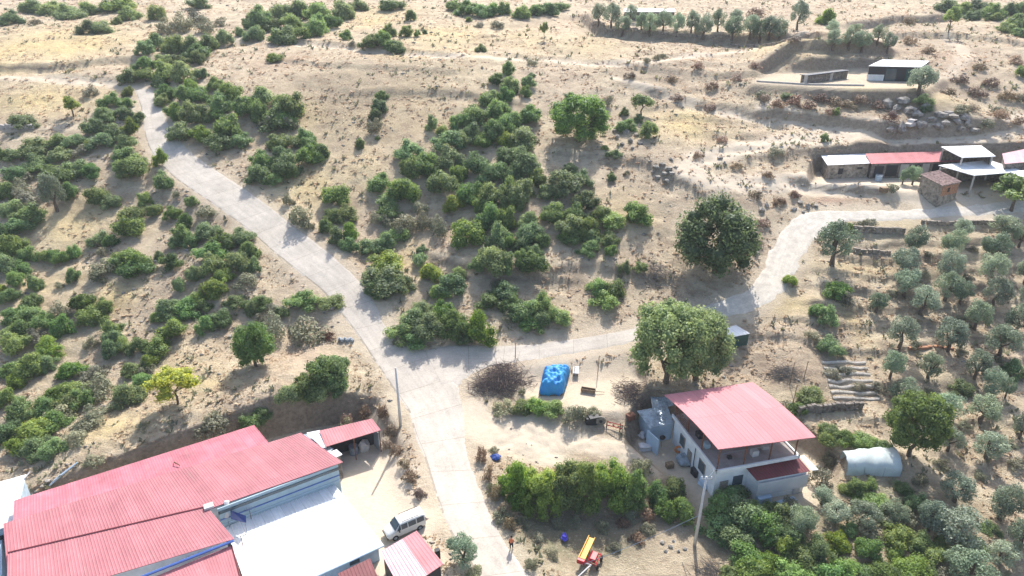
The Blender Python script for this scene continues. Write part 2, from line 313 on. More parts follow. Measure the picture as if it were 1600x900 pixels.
# ------------------------------------------------------------------ GROUND
def build_ground():
    ys = [-900,-600,-400,-200,-80,-30,0,18,30]; y = 38.
    while y < 300: ys.append(y); y += max(.30, (y-20)*.0062)
    ys += [305,312,322,336,355,380,420,480,560,700,1000,1400]
    ys = np.array(ys); u = np.linspace(-1, 1, 521)
    W = np.where(ys > 30, .86*np.abs(ys)+14, 60)
    X = u[None, :]*W[:, None]; Yg = np.repeat(ys[:, None], len(u), 1)
    ex = np.array([1.15,1.5,2.5,6,20,60]); far = np.minimum(W[:, None]*ex[None, :], 1300)
    far = np.maximum(far, W[:, None]+np.array([5,15,40,90,150,260])[None, :])
    X = np.hstack([-far[:, ::-1], X, far]); Yg = np.repeat(ys[:, None], X.shape[1], 1)
    Z, rd, pm = hgt(X.ravel(), Yg.ravel(), True)
    # roads are sheets laid above; sink the ground slightly beneath them
    Z = Z-.10*(1-sstep(-2.9, -2.2, rd))
    V = np.stack([X.ravel(), Yg.ravel(), Z], 1); n, m = X.shape
    i = np.arange(n*m).reshape(n, m); Q = np.stack([i[:-1,:-1], i[:-1,1:], i[1:,1:], i[1:,:-1]], -1).reshape(-1, 4)
    me = fastmesh('ground', V, Q); me.polygons.foreach_set('use_smooth', np.ones(len(Q), bool))
    Xr, Yr = X.ravel(), Yg.ravel()
    wob = 1.6*(vnoise(Xr/2.5, Yr/2.5, 31)-.5)+.8*(vnoise(Xr/.9, Yr/.9, 32)-.5)
    dirt = np.zeros(len(Xr))
    for w, a, pts in [(1.6,.9,[(-20,122),(60,124),(130,128),(185,133),(222,140)]), (1.5,.9,[(300,70),(400,60),(470,70),(540,76),(600,83),(700,94),(830,97),(930,103),(1010,103),(1090,88),(1180,78),(1285,60)]),
        (1.1,.9,[(960,125),(1040,150),(1130,178),(1230,192)]), (2.4,1,[(1200,178),(1260,196),(1330,208),(1440,216),(1540,210),(1600,185)]),
        (2.4,1,[(1065,282),(1090,258),(1150,236),(1230,224),(1330,214)]), (2.6,1,[(1070,284),(1150,292),(1290,290),(1380,296),(1460,322)]),
        
         (1.4,.85,[(820,660),(900,690),(985,705),(1010,730)]), (3.2,.95,[(735,655),(790,672),(850,688)]), (1.6,.8,[(800,690),(870,715)]), (1.6,.6,[(1480,60),(1510,90),(1480,120)]),
        (.8,.5,[(0,205),(110,200),(190,190)])]:
        d, _ = seg_dist(Xr, Yr, [_base_at(*p) for p in pts]); dirt = np.maximum(dirt, a*(1-sstep(w*.5, w*1.5, d+wob*.7)))
    dirt = np.maximum(dirt, .45*(1-sstep(0, 2.0, rd+wob)))
    for pz, bl, pts in PLATS:
        if pz in (3.9,): continue
        dirt = np.maximum(dirt, (.5 if pz > 30 else .95 if pz < 6 and pz != 5.0 or pz > 20 else .75)*(1-sstep(-1, 2.0, poly_sd(Xr, Yr, pts)+wob)))
    def blobs(L):
        o = np.zeros(len(Xr))
        for px, py, rx, ry, a in L:
            cx, cy = _base_at(px, py); k = depth(cx, cy, prof(cy))/F; x2, y2 = _base_at(px, py-ry); ry2 = max(abs(y2-cy), 1)
            o = np.maximum(o, a*np.exp(-(((Xr-cx)/(rx*k))**2+((Yr-cy)/ry2)**2)))
        return np.clip(o*(1+.6*(vnoise(Xr/6, Yr/6, 41)-.5)), 0, 1)
    yellow = blobs([(120,70,90,24,1),(700,60,80,20,.8),(480,175,60,30,.7),(60,440,60,40,.6),(340,620,50,20,.7),(560,260,50,40,.6),(60,70,110,30,1),(60,160,90,26,.9),(110,340,60,40,.8),(640,88,50,10,.9),(580,170,160,60,.45),(480,280,60,40,.8),(640,380,30,30,.6),(1080,195,60,26,.9),(820,60,60,20,.5),
        (1240,90,60,12,.7),(1340,165,30,16,1),(620,400,40,24,.7),(270,600,60,50,.6),(180,690,60,30,.8),(1330,500,16,50,.8),(1350,420,60,14,.6),(180,470,40,30,.9),(590,25,60,18,.8),(920,70,60,20,.5),(1400,350,100,8,.7),(850,620,50,12,.6),(1460,170,60,14,.6),(690,195,40,30,.5),(1240,480,40,20,.6),(980,330,40,30,.7)])
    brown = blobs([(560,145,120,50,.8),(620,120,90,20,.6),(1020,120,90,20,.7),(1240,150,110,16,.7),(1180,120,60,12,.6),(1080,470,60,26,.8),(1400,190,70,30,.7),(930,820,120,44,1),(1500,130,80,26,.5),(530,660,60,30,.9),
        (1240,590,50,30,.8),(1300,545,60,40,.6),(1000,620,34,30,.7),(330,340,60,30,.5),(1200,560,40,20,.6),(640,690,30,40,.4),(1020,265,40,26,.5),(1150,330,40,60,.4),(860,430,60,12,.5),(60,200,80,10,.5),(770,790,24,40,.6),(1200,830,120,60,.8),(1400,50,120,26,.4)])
    green = blobs([(880,830,110,40,.9),(1350,800,160,50,.9),(1230,860,120,40,.9),(1500,620,90,60,.35),(1450,450,120,60,.3),(840,840,60,50,.7),(1400,372,70,8,.6),(1380,780,120,40,.6),(1250,830,100,50,.7),(1480,850,120,40,.5),(1230,140,60,10,.4),(1300,500,30,20,.2),(60,560,80,90,.3),(1200,165,60,10,.4),(700,110,60,18,.25),(1270,630,50,26,.6),(860,880,40,20,.3)])
    red = blobs([(1330,80,60,12,.8),(1300,315,40,8,.8),(450,100,60,14,.4),(1480,95,40,14,.5),(900,600,40,20,.5),(620,80,40,8,.4),(280,490,60,24,.5),(440,560,60,30,.3),(700,370,50,20,.4),(1240,590,60,20,.5)])
    for nm, a in (('dirt',dirt),('yellow',yellow),('brown',brown),('green',green),('red',red)):
        at_ = me.attributes.new(nm, 'FLOAT', 'POINT'); at_.data.foreach_set('value', a.astype(np.float32))
    m = bpy.data.materials.new('dry_hillside'); m.use_nodes = True; nt = m.node_tree; b = nt.nodes['Principled BSDF']; L = nt.links
    b.inputs['Roughness'].default_value = .95; b.inputs['Specular IOR Level'].default_value = .15
    geo = nt.nodes.new('ShaderNodeNewGeometry')
    def noise(s, det=5, rg=.6, stretch=None):
        n = nt.nodes.new('ShaderNodeTexNoise'); n.inputs['Scale'].default_value = s; n.inputs['Detail'].default_value = det; n.inputs['Roughness'].default_value = rg
        if stretch:
            mp = nt.nodes.new('ShaderNodeMapping'); mp.inputs['Scale'].default_value = stretch; L.new(geo.outputs['Position'], mp.inputs[0]); L.new(mp.outputs[0], n.inputs['Vector'])
        else: L.new(geo.outputs['Position'], n.inputs['Vector'])
        return n.outputs['Fac']
    def ramp(f, a, c):
        r = nt.nodes.new('ShaderNodeMapRange'); r.inputs[1].default_value = a; r.inputs[2].default_value = c; L.new(f, r.inputs[0]); return r.outputs[0]
    def mix(f, a, c, mode='MIX'):
        x = nt.nodes.new('ShaderNodeMix'); x.data_type = 'RGBA'; x.blend_type = mode
        for i, v in ((0, f), (6, a), (7, c)):
            if isinstance(v, (int, float)): x.inputs[i].default_value = v
            elif isinstance(v, tuple): x.inputs[i].default_value = (*v, 1)
            else: L.new(v, x.inputs[i])
        return x.outputs[2]
    def mul(a, c, op='MULTIPLY'):
        x = nt.nodes.new('ShaderNodeMath'); x.operation = op; x.use_clamp = True
        for i, v in ((0, a), (1, c)):
            if isinstance(v, (int, float)): x.inputs[i].default_value = v
            else: L.new(v, x.inputs[i])
        return x.outputs[0]
    def attr(n):
        a = nt.nodes.new('ShaderNodeAttribute'); a.attribute_name = n; return a.outputs['Fac']
    big = noise(.06, 4); mid = noise(.35, 5, .65); fine = noise(1.8, 6, .75); tiny = noise(6., 5, .7); strk = noise(1.0, 5, .7, (.6, 1.9, 1))
    c = mix(ramp(mid, .38, .62), (.43,.345,.24), (.62,.52,.365))
    c = mix(mul(ramp(big, .4, .6), .5), c, (.52,.40,.29))
    c = mix(mul(attr('yellow'), .95), c, mix(ramp(fine, .3, .7), (.54,.41,.19), (.70,.57,.31)))
    c = mix(mul(attr('red'), .75), c, (.40,.24,.17))
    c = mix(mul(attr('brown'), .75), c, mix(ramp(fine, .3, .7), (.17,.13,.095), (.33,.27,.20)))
    c = mix(mul(mul(attr('green'), ramp(fine, .3, .6)), .8), c, (.13,.16,.07))
    # sparse dead stalks and dark litter
    c = mix(mul(ramp(strk, .52, .66), .42), c, (.24,.18,.12))
    c = mix(mul(ramp(noise(.16, 5, .6), .52, .62), .35), c, (.30,.215,.15))
    c = mix(mul(ramp(tiny, .55, .72), .3), c, (.17,.14,.10))
    c = mix(mul(ramp(noise(3.1, 4, .7), .56, .68), .6), c, (.66,.58,.44))
    c = mix(mul(ramp(noise(.8, 6, .8), .54, .62), .33), c, (.26,.19,.125))
    # cut banks: bare stony soil
    sx = nt.nodes.new('ShaderNodeSeparateXYZ'); L.new(geo.outputs['Normal'], sx.inputs[0])
    steep = ramp(sx.outputs[2], .86, .70)
    c = mix(mul(steep, .8), c, mix(ramp(fine, .35, .65), (.15,.115,.085), (.35,.28,.21)))
    dirtc = mix(ramp(fine, .3, .7), (.46,.385,.29), (.56,.48,.375))
    dirtc = mix(mul(ramp(mid, .5, .65), .4), dirtc, (.44,.36,.27))
    dm = mul(attr('dirt'), mul(ramp(noise(.9, 5, .7), .25, .42), .55, 'ADD'))
    c = mix(mul(dm, ramp(steep, .9, .1)), c, dirtc)
    L.new(c, b.inputs['Base Color'])
    bp = nt.nodes.new('ShaderNodeBump'); bp.inputs['Distance'].default_value = .30; bp.inputs['Strength'].default_value = .9
    hh = nt.nodes.new('ShaderNodeMath'); hh.operation = 'MULTIPLY_ADD'; L.new(fine, hh.inputs[0]); hh.inputs[1].default_value = 1.; L.new(tiny, hh.inputs[2])
    dk = mul(attr('dirt'), .75); inv = nt.nodes.new('ShaderNodeMath'); inv.operation = 'SUBTRACT'; inv.inputs[0].default_value = 1; L.new(dk, inv.inputs[1])
    L.new(inv.outputs[0], bp.inputs['Strength'])
    L.new(hh.outputs[0], bp.inputs['Height']); L.new(bp.outputs[0], b.inputs['Normal'])
    me.materials.append(m); o = link('ground', me); setp(o, kind='structure'); return o
build_ground()
hz = bpy.data.meshes.new('haze'); bmz = bmesh.new(); bmesh.ops.create_cube(bmz, size=1, matrix=Matrix.Translation((0, 240, 47)) @ Matrix.Diagonal((3200, 2600, 160, 1))); bmz.to_mesh(hz); bmz.free()
hm = bpy.data.materials.new('haze_air'); hm.use_nodes = True; hm.node_tree.nodes.remove(hm.node_tree.nodes['Principled BSDF']); pv = hm.node_tree.nodes.new('ShaderNodeVolumePrincipled')
pv.inputs['Density'].default_value = .00022; pv.inputs['Color'].default_value = (.90, .95, 1, 1); hm.node_tree.links.new(pv.outputs[0], hm.node_tree.nodes['Material Output'].inputs['Volume']); hz.materials.append(hm)
ho = link('haze', hz); setp(ho, 'thin pale summer haze over the whole hillside', 'haze', kind='stuff')
def ribbon(name, px, m, lift, nsub=12, ncross=14, ragged=0.):
    LL = [at(*a) for a, _ in px]; RR = [at(*b) for _, b in px]
    def cr(p, t):   # catmull-rom
        i = min(int(t), len(p)-2); f = t-i; a, b, c, d = p[max(i-1, 0)], p[i], p[i+1], p[min(i+2, len(p)-1)]
        return .5*((2*b)+(c-a)*f+(2*a-5*b+4*c-d)*f*f+(3*b-a-3*c+d)*f**3)
    n = (len(px)-1)*nsub+1; X = []; Yy = []; UV = []; s = 0; prev = None
    for i in range(n):
        t = i/nsub; t = min(t, len(px)-1-1e-6); a, b = cr(LL, t), cr(RR, t); mdl = (a+b)/2
        if prev is not None: s += (mdl-prev).length
        prev = mdl; w = (b-a).length
        e0 = ragged*(float(vnoise(np.array([s*.7]), np.array([3.]), 8)[0])-.5)/max(w, 1); e1 = ragged*(float(vnoise(np.array([s*.7]), np.array([9.]), 8)[0])-.5)/max(w, 1)
        for j in range(ncross+1):
            f = e0+(1+e1-e0)*j/ncross; p = a+(b-a)*f; X.append(p.x); Yy.append(p.y); UV.append((s, f*w))
    X = np.array(X); Yy = np.array(Yy); Z = hgt(X, Yy)+lift
    V = [(x, y, z) for x, y, z in zip(X, Yy, Z)]; k = ncross+1; Q = []
    for i in range(n-1):
        for j in range(ncross): Q.append((i*k+j, i*k+j+1, (i+1)*k+j+1, (i+1)*k+j))
    nb = len(V)
    for e, o2 in ((0, 1), (ncross, ncross-1)):
        add = []
        for i in range(n):
            a, b = V[i*k+e], V[i*k+o2]; dx, dy = a[0]-b[0], a[1]-b[1]; L = math.hypot(dx, dy)+1e-6; q = .35+.45*random.random(); x_, y_ = a[0]+dx/L*q, a[1]+dy/L*q
            add.append((x_, y_, min(H(x_, y_), a[2])-.06))
        V += add
    UV += [UV[i*k] for i in range(n)]+[UV[i*k+ncross] for i in range(n)]
    for i in range(n-1):
        Q.append((i*k, (i+1)*k, nb+i+1, nb+i)); Q.append((i*k+ncross, nb+n+i, nb+n+i+1, (i+1)*k+ncross))
    me = fastmesh(name, V, Q); uv = me.uv_layers.new(name='UVMap'); li = np.zeros(len(me.loops), np.int32); me.loops.foreach_get('vertex_index', li)
    uv.data.foreach_set('uv', np.array(UV, np.float32)[li].ravel()); me.materials.append(m)
    o = link(name, me); setp(o, kind='structure'); return o
ribbon('concrete_road', ROAD_PX, M['concrete_road'], .03, ragged=.15)
ribbon('concrete_lane', LANE_PX, M['concrete_road'], .045, ragged=.15)
ribbon('gravel_road', GRAV_PX, M['gravel'], .07, ragged=.6)
# ------------------------------------------------------------------ BUILDINGS
def sheet(name, a, b, c, d, m, parent=None, pitch=.25, amp=.018, arch=0., thick=.06, nd=None):
    """ribbed roof sheet: a-b upper edge, d-c lower edge, ribs run from a to d"""
    a, b, c, d = map(Vector, (a, b, c, d)); n = max(2, int((b-a).length/pitch)); nd = nd or (1 if not arch else 16)
    nrm = (b-a).cross(d-a).normalized(); nrm = nrm if nrm.z > 0 else -nrm
    prof_ = []
    if amp > 0:
        for i in range(n):
            for f, h in ((0, 0), (.55, 0), (.66, 1), (.89, 1)): prof_.append(((i+f)/n, h*amp))
        prof_.append((1., 0))
    else: prof_ = [(i/8, 0) for i in range(9)]
    V = []; K = len(prof_)
    for lay in (0, 1):
        for j in range(nd+1):
            t = j/nd; lift = arch*4*t*(1-t)
            for f, h in prof_:
                top = a.lerp(b, f); bot = d.lerp(c, f); V.append(tuple(top.lerp(bot, t)+nrm*(h if lay == 0 else -thick)+Vector((0, 0, lift))))
    Q = []; N = K*(nd+1)
    for j in range(nd):
        for i in range(K-1):
            q = (j*K+i, j*K+i+1, (j+1)*K+i+1, (j+1)*K+i); Q.append(q); Q.append(tuple(N+x for x in q[::-1]))
    for i in range(K-1): Q.append((i+1, i, N+i, N+i+1)); e = nd*K; Q.append((e+i, e+i+1, N+e+i+1, N+e+i))
    for j in range(nd): Q.append((j*K, (j+1)*K, N+(j+1)*K, N+j*K)); e = K-1; Q.append(((j+1)*K+e, j*K+e, N+j*K+e, N+(j+1)*K+e))
    me = fastmesh(name, V, Q); me.materials.append(m)
    uvv = np.array([(f*(b-a).length, j/nd*(d-a).length) for _ in (0, 1) for j in range(nd+1) for f, _h in prof_], np.float32)
    uvl = me.uv_layers.new(name='UVMap'); li = np.zeros(len(me.loops), np.int32); me.loops.foreach_get('vertex_index', li); uvl.data.foreach_set('uv', uvv[li].ravel())
    bm = bmesh.new(); bm.from_mesh(me); bmesh.ops.recalc_face_normals(bm, faces=bm.faces)
    for f_ in bm.faces: f_.smooth = False
    bm.to_mesh(me); bm.free()
    return link(name, me, parent)
def inset(xy, k):
    c = sum((Vector(p[:2]) for p in xy), Vector((0, 0)))/len(xy); return [tuple(c+(Vector(p[:2])-c)*(1-k/max((Vector(p[:2])-c).length, .1))) for p in xy]
def walls(name, corners, z0, m, parent, k=.4, drop=.12):
    xy = inset(corners, k); bm = BM(); prism(bm, xy, z0, [c[2]-drop for c in corners]); return obj(name, bm, m, parent)
def bar(name, a, b, w, m, parent):
    bm = BM(); cyl(bm, a, b, w, w, 4); return obj(name, bm, m, parent)
def plate(name, a, b, z0, z1, t, m, parent, off=0):
    """upright panel from a to b (xy) between z0 and z1"""
    a, b = Vector(a[:2]), Vector(b[:2]); d = b-a; n = Vector((-d.y, d.x)).normalized()
    bm = BM(); c = (a+b)/2+n*off; box(bm, (c.x, c.y, (z0+z1)/2), (d.length, t, z1-z0), math.atan2(d.y, d.x)); return obj(name, bm, m, parent)
YZ = 5.2
def sheet_wear(m, rust=.25):
    nt = m.node_tree; b_ = nt.nodes['Principled BSDF']; src = b_.inputs['Base Color'].links[0].from_socket
    uv = nt.nodes.new('ShaderNodeUVMap'); br = nt.nodes.new('ShaderNodeTexBrick'); br.offset = .5; br.inputs['Scale'].default_value = 1; br.inputs['Brick Width'].default_value = 1.0; br.inputs['Row Height'].default_value = 5.5
    br.inputs['Mortar Size'].default_value = .02; br.inputs['Color1'].default_value = (1.04,1.04,1.04,1); br.inputs['Color2'].default_value = (.86,.86,.87,1); br.inputs['Mortar'].default_value = (.72,.70,.70,1)
    nt.links.new(uv.outputs[0], br.inputs['Vector'])
    mx = nt.nodes.new('ShaderNodeMix'); mx.data_type = 'RGBA'; mx.blend_type = 'MULTIPLY'; mx.inputs[0].default_value = 1; nt.links.new(src, mx.inputs[6]); nt.links.new(br.outputs[0], mx.inputs[7])
    no = nt.nodes.new('ShaderNodeTexNoise'); no.inputs['Scale'].default_value = .9; no.inputs['Detail'].default_value = 8; no.inputs['Roughness'].default_value = .7; mp = nt.nodes.new('ShaderNodeMapping'); mp.inputs['Scale'].default_value = (2.5, .35, 1)
    nt.links.new(uv.outputs[0], mp.inputs[0]); nt.links.new(mp.outputs[0], no.inputs['Vector']); r = nt.nodes.new('ShaderNodeMapRange'); r.inputs[1].default_value = .52; r.inputs[2].default_value = .72; r.inputs[4].default_value = rust; nt.links.new(no.outputs['Fac'], r.inputs[0])
    m2 = nt.nodes.new('ShaderNodeMix'); m2.data_type = 'RGBA'; nt.links.new(r.outputs[0], m2.inputs[0]); nt.links.new(mx.outputs[2], m2.inputs[6]); m2.inputs[7].default_value = (.30,.22,.19,1); nt.links.new(m2.outputs[2], b_.inputs['Base Color'])
for k_, r_ in (('red_sheet', .35), ('red_sheet_shaded', .45), ('pink_sheet', .12), ('white_sheet', .16), ('dull_red', .4), ('faded_sheet', .4), ('zinc', .6)): sheet_wear(M[k_], r_)
# big red roofed workshop, lower left
w = empty('workshop', (-34, 52, YZ), 'long workshop with three joined red ribbed roof slopes at lower left', 'workshop')
rA, rB = P(5, 818, 11.6), P(470, 676, 11.6)
eC, eD = P(322, 791, 10.6), P(536, 722, 10.6); g0 = P(10, 864, 10.6)
sheet('roof', rA, rB, eD, P(12, 905, 10.3), M['red_sheet'], w)
dirx = (eD-eC).normalized()
sheet('roof', P(12, 862, 11.1), P(322, 790, 10.85), P(366, 842, 10.2), P(10, 948, 10.2), M['red_sheet'], w)
A1, A2, A3, A4 = P(22, 782, 10.4), P(397, 664, 10.4), P(420, 692, 11.25), P(20, 816, 11.25)
sheet('roof', A1, A2, A3, A4, M['red_sheet_shaded'], w)
bm = BM(); cyl(bm, A4+Vector((0, 0, .06)), rB.lerp(rA, .1)+Vector((0, 0, -.2)), .07, .07, 5); obj('ridge_cap', bm, M['dull_red'], w)
bm = BM(); cyl(bm, P(12, 863, 11.14), P(322, 791, 10.9), .06, .06, 5); obj('ridge_cap', bm, M['dull_red'], w)
walls('wall', [rA, rB, eD, P(12, 905, 10.3)], YZ-1, M['white_wall'], w, .6, .25)
walls('wall', [P(14, 866, 10.2), P(320, 794, 10.2), P(362, 842, 10.1), P(10, 945, 10.1)], YZ-1, M['white_wall'], w, .5, .2)
walls('wall', [A1, A2, A3, A4], YZ-1, M['stone'], w, .5, .2)
# glazed siding under the right eave
sa, sb = P(340, 797, 10.3), P(528, 727, 10.3)
plate('siding', sa, sb, YZ, 10.45, .12, M['siding'], w, 0)
for zz, hh, mm in ((9.75, .35, 'glass'), (8.95, .12, 'blue_trim'), (8.3, .1, 'blue_wall')):
    plate('window_band' if mm == 'glass' else 'trim', sa, sb, zz, zz+hh, .05, M[mm], w, -.1)
bm = BM(); cyl(bm, P(365, 845, 10.1), P(220, 902, 10.1), .13, .13, 6); obj('gutter', bm, M['blue_trim'], w)
bm = BM(); cyl(bm, P(272, 722, 11.35), P(281, 727, 11.35), .07, .05, 6); cyl(bm, P(272, 722, 11.35), P(272, 722, 11.0), .04, .04, 6); obj('vent_pipe', bm, M['rust'], w)
bm = BM(); c = P(326, 791, 10.9); box(bm, c, (.9, .7, .25), R(30), .03); obj('skylight', bm, M['white_sheet'], w)
# strip D : lower red roof by the frame edge
w = empty('side_shed', P(310, 895, YZ), 'lower red ribbed roof tucked under the blue gutter of the workshop', 'shed')
qa = [P(215, 912, 9.7), P(362, 852, 9.7), P(376, 905, 9.2), P(250, 960, 9.2)]
sheet('roof', *qa, M['red_sheet'], w); walls('wall', qa, YZ-1, M['white_wall'], w)
bm = BM(); cyl(bm, qa[1]+Vector((0, 0, .02)), qa[2]+Vector((0, 0, .02)), .07, .07, 5); obj('trim', bm, M['maroon'], w)
# white roof F
w = empty('white_roofed_hall', P(470, 830, YZ), 'hall under a broad white ribbed roof right of the red roofs', 'hall')
qa = [P(352, 824, 8.0), P(517, 750, 8.0), P(600, 852, 7.3), P(395, 945, 7.3)]
sheet('roof', *qa, M['white_sheet'], w, pitch=.36, amp=.04); walls('wall', qa, YZ-1, M['blue_wall'], w, .6)
bm = BM(); cyl(bm, qa[3]+Vector((0, 0, -.05)), qa[2]+Vector((0, 0, -.05)), .1, .1, 6); obj('gutter', bm, M['blue_wall'], w)
plate('window', P(440, 915, 7.2).lerp(P(560, 865, 7.2), .35), P(560, 865, 7.2), 6.2, 7.2, .08, M['glass'], w, -.1)
# far left white roof H
w = empty('white_outbuilding', P(10, 790, YZ), 'white flat roofed outbuilding with blue side at the left edge', 'outbuilding')
qa = [P(-40, 762, 9.6), P(42, 741, 9.6), P(38, 776, 9.3), P(-60, 850, 9.3)]
sheet('roof', P(-60, 770, 9.6), P(41, 741, 9.6), P(21, 819, 9.2), P(-70, 850, 9.2), M['white_sheet'], w, pitch=.4, amp=.02)
walls('wall', [P(-60, 770, 9.6), P(41, 741, 9.6), P(21, 819, 9.2), P(-70, 850, 9.2)], YZ-1, M['blue_wall'], w)
bm = BM(); cyl(bm, P(38, 748, 9.65), P(47, 737, 9.9), .09, .06, 6); obj('spout', bm, M['white_sheet'], w)
w = empty('blue_walled_annex', P(-20, 880, YZ), 'pale blue walled annex below the white outbuilding at the left edge', 'annex')
bm = BM(); prism(bm, [tuple(P(*p, 8)[:2]) for p in [(-60, 838), (3, 824), (3, 930), (-60, 950)]], YZ-1, 8.); obj('wall', bm, M['blue_wall'], w)
bm = BM(); prism(bm, [tuple(P(*p, 8.1)[:2]) for p in [(-62, 836), (5, 822), (5, 842), (-62, 856)]], 8.01, 8.12); obj('roof', bm, M['dark'], w)
# red + faded roof G
w = empty('yard_shed', P(645, 865, YZ), 'small shed with half faded half red ribbed roof below the van', 'shed')
g1, g2, g3, g4 = P(594, 862, 8.0), P(651, 829, 8.0), P(693, 881, 7.7), P(628, 925, 7.7)
mt, mb = g1.lerp(g2, .6), g4.lerp(g3, .6)
sheet('faded_roof', g1, mt, mb, g4, M['faded_sheet'], w, pitch=.3, amp=.035); sheet('red_roof', mt, g2, g3, mb, M['red_sheet'], w, pitch=.3)
walls('wall', [g1, g2, g3, g4], YZ-1, M['dark'], w, .3)
w = empty('maroon_shed', P(560, 890, YZ), 'dark maroon roofed shed at the bottom edge below the white roof', 'shed')
qa = [P(528, 896, 7.2), P(578, 872, 7.2), P(600, 925, 6.8), P(548, 950, 6.8)]
sheet('roof', *qa, M['maroon'], w, pitch=.3); walls('wall', qa, YZ-1, M['blue_wall'], w, .3)
# canopy E with yard lean-to
w = empty('open_canopy', P(535, 700, YZ), 'red open canopy shed beside the dark cut bank, junk stored below', 'canopy shed')
qa = [P(499, 673, 8.9), P(581, 654, 8.9), P(595, 672, 8.5), P(509, 698, 8.5)]
sheet('roof', *qa, M['red_sheet'], w, pitch=.3)
sheet('white_edge', P(479, 676, 8.75), P(500, 672, 8.75), P(510, 699, 8.42), P(503, 699, 8.42), M['white_sheet'], w, amp=0)
for q in (qa[2], qa[3], qa[0], qa[1], qa[2].lerp(qa[3], .5)):
    c = q.lerp((qa[0]+qa[2])/2, .06); bm = BM(); cyl(bm, (c.x, c.y, YZ-.2), (c.x, c.y, q.z-.1), .07, .07, 6); obj('post', bm, M['rust'], w)
plate('back_wall', qa[0].lerp(qa[3], .1), qa[1].lerp(qa[2], .1), YZ, 8.5, .15, M['dark'], w)
plate('side_panel', qa[2]+Vector((-.35, -.05, 0)), qa[1].lerp(qa[2], .3)+Vector((-.3, 0, 0)), YZ, 8.1, .08, M['zinc'], w)
def steel(name, px, z, m, label, cat, h=3., group=None, wallm='dark'):
    w = empty(name, P(sum(p[0] for p in px)/4, sum(p[1] for p in px)/4, z-h), label, cat, group); q = [P(*p, z) for p in px]
    sheet('roof', *q, M[m], w, pitch=.3, amp=.02); walls('wall', q, z-h-.3, M[wallm], w, .25); return w
steel('porch', [(470, 680), (486, 676), (521, 701), (504, 716)], 8.1, 'zinc', 'grey blue porch roof between the red workshop and the red canopy', 'porch', 2.9)
steel('annex_shed', [(499, 712), (526, 702), (535, 710), (512, 720)], 8.6, 'white_sheet', 'narrow white roof piece at the right end of the workshop', 'shed', 3.3, wallm='stone_dark')
# solar water heater
c = P(372, 812, 9.6); w = empty('solar_heater', c, 'solar water heater with white tank and blue panel beside the white roof', 'water heater')
bm = BM(); cyl(bm, P(354, 783, 10.6), P(354, 808, 9.0), .26, .26, 12); obj('tank', bm, M['white_sheet'], w, True)
bm = BM(); a, b, cc, d = P(360, 797, 9.8), P(384, 806, 9.8), P(384, 817, 9.0), P(361, 811, 9.0)
vs = [bm.verts.new(v) for v in (a, b, cc, d)]; bm.faces.new(vs); r = bmesh.ops.extrude_face_region(bm, geom=list(bm.faces)); bmesh.ops.translate(bm, verts=[v for v in r['geom'] if isinstance(v, bmesh.types.BMVert)], vec=(0, .05, -.08)); obj('panel', bm, M['solar'], w)
for p in ((356, 812), (383, 818), (358, 800)): 
    q = P(*p, 9.0); bm = BM(); cyl(bm, q, (q.x, q.y, YZ), .04, .04, 5); obj('leg', bm, M['zinc'], w)
for i, (px, py, lab) in enumerate([(380, 855, 'thin tv aerial on the white roof next to the red gutter'), (393, 812, 'short tv aerial behind the white roof near the water heater')]):
    q = P(px, py, 7.9); w = empty('roof_aerial', q, lab, 'aerial', 'aerials on the white roof')
    bm = BM(); cyl(bm, q, q+Vector((0, 0, 1.5)), .035, .03, 5); obj('mast', bm, M['rust'], w)
    bm = BM(); t = q+Vector((0, 0, 1.45)); cyl(bm, t-Vector((.5, .2, 0)), t+Vector((.5, .2, 0)), .025, .025, 4)
    for k in range(5): cc = t+Vector((.22*(k-2), .09*(k-2), 0)); cyl(bm, cc-Vector((-.1, .28, 0)), cc+Vector((-.1, .28, 0)), .018, .018, 4)
    obj('antenna', bm, M['zinc'], w)
# ---------------- main house with pink arched roof
HC = Vector((26.1, 65.0, 5.0)); HA = R(14.3); Mh = Matrix.Translation(HC) @ Matrix.Rotation(HA, 4, 'Z')
def h(x, y, z): return Mh @ Vector((x, y, z))
house = empty('house', HC, 'white two storey house with open terrace under a large pink arched roof', 'house', rz=HA)
sheet('roof', P(1038, 617, 12), P(1176, 597, 12), P(1275, 683, 11.9), P(1122, 702, 11.9), M['pink_sheet'], house, pitch=.5, amp=.012, arch=.32, nd=18, thick=.09)
bm = BM(); prism(bm, [h(-4.9, -5., 0)[:2], h(4.9, -5., 0)[:2], h(4.9, 5.0, 0)[:2], h(-4.9, 5.0, 0)[:2]], 4.0, 8.75); obj('wall', bm, M['white_wall'], house)
bm = BM(); prism(bm, [h(-5.15, -5.3, 0)[:2], h(5.2, -5.3, 0)[:2], h(5.2, 5.2, 0)[:2], h(-5.15, 5.2, 0)[:2]], 8.75, 9.0); obj('terrace_slab', bm, M['slab'], house)
bm = BM()
for (x0, y0, x1, y1) in ((-5.15, -5.3, 5.2, -5.3), (-5.15, 5.2, -5.15, -5.3), (5.2, -5.3, 5.2, 5.2)):
    a, b = h(x0, y0, 0), h(x1, y1, 0); d = b-a; box(bm, ((a.x+b.x)/2, (a.y+b.y)/2, 8.95), (d.length+.2, .2, .42), math.atan2(d.y, d.x))
obj('slab_edge', bm, M['white_wall'], house)
for (x, y) in ((-4.9, -5.05), (-1.6, -5.0), (1.6, -5.0), (4.9, -5.0), (-4.9, -1.6), (-4.9, 1.8), (-4.9, 5), (4.9, -1.6), (4.9, 1.8), (4.9, 5)):
    bm = BM(); a = h(x, y, 0); cyl(bm, (a.x, a.y, 9.), (a.x, a.y, 11.74+.28*(1-(y/5.4)**2)), .085, .085, 6); obj('column', bm, M['rust'], house)
bm = BM()
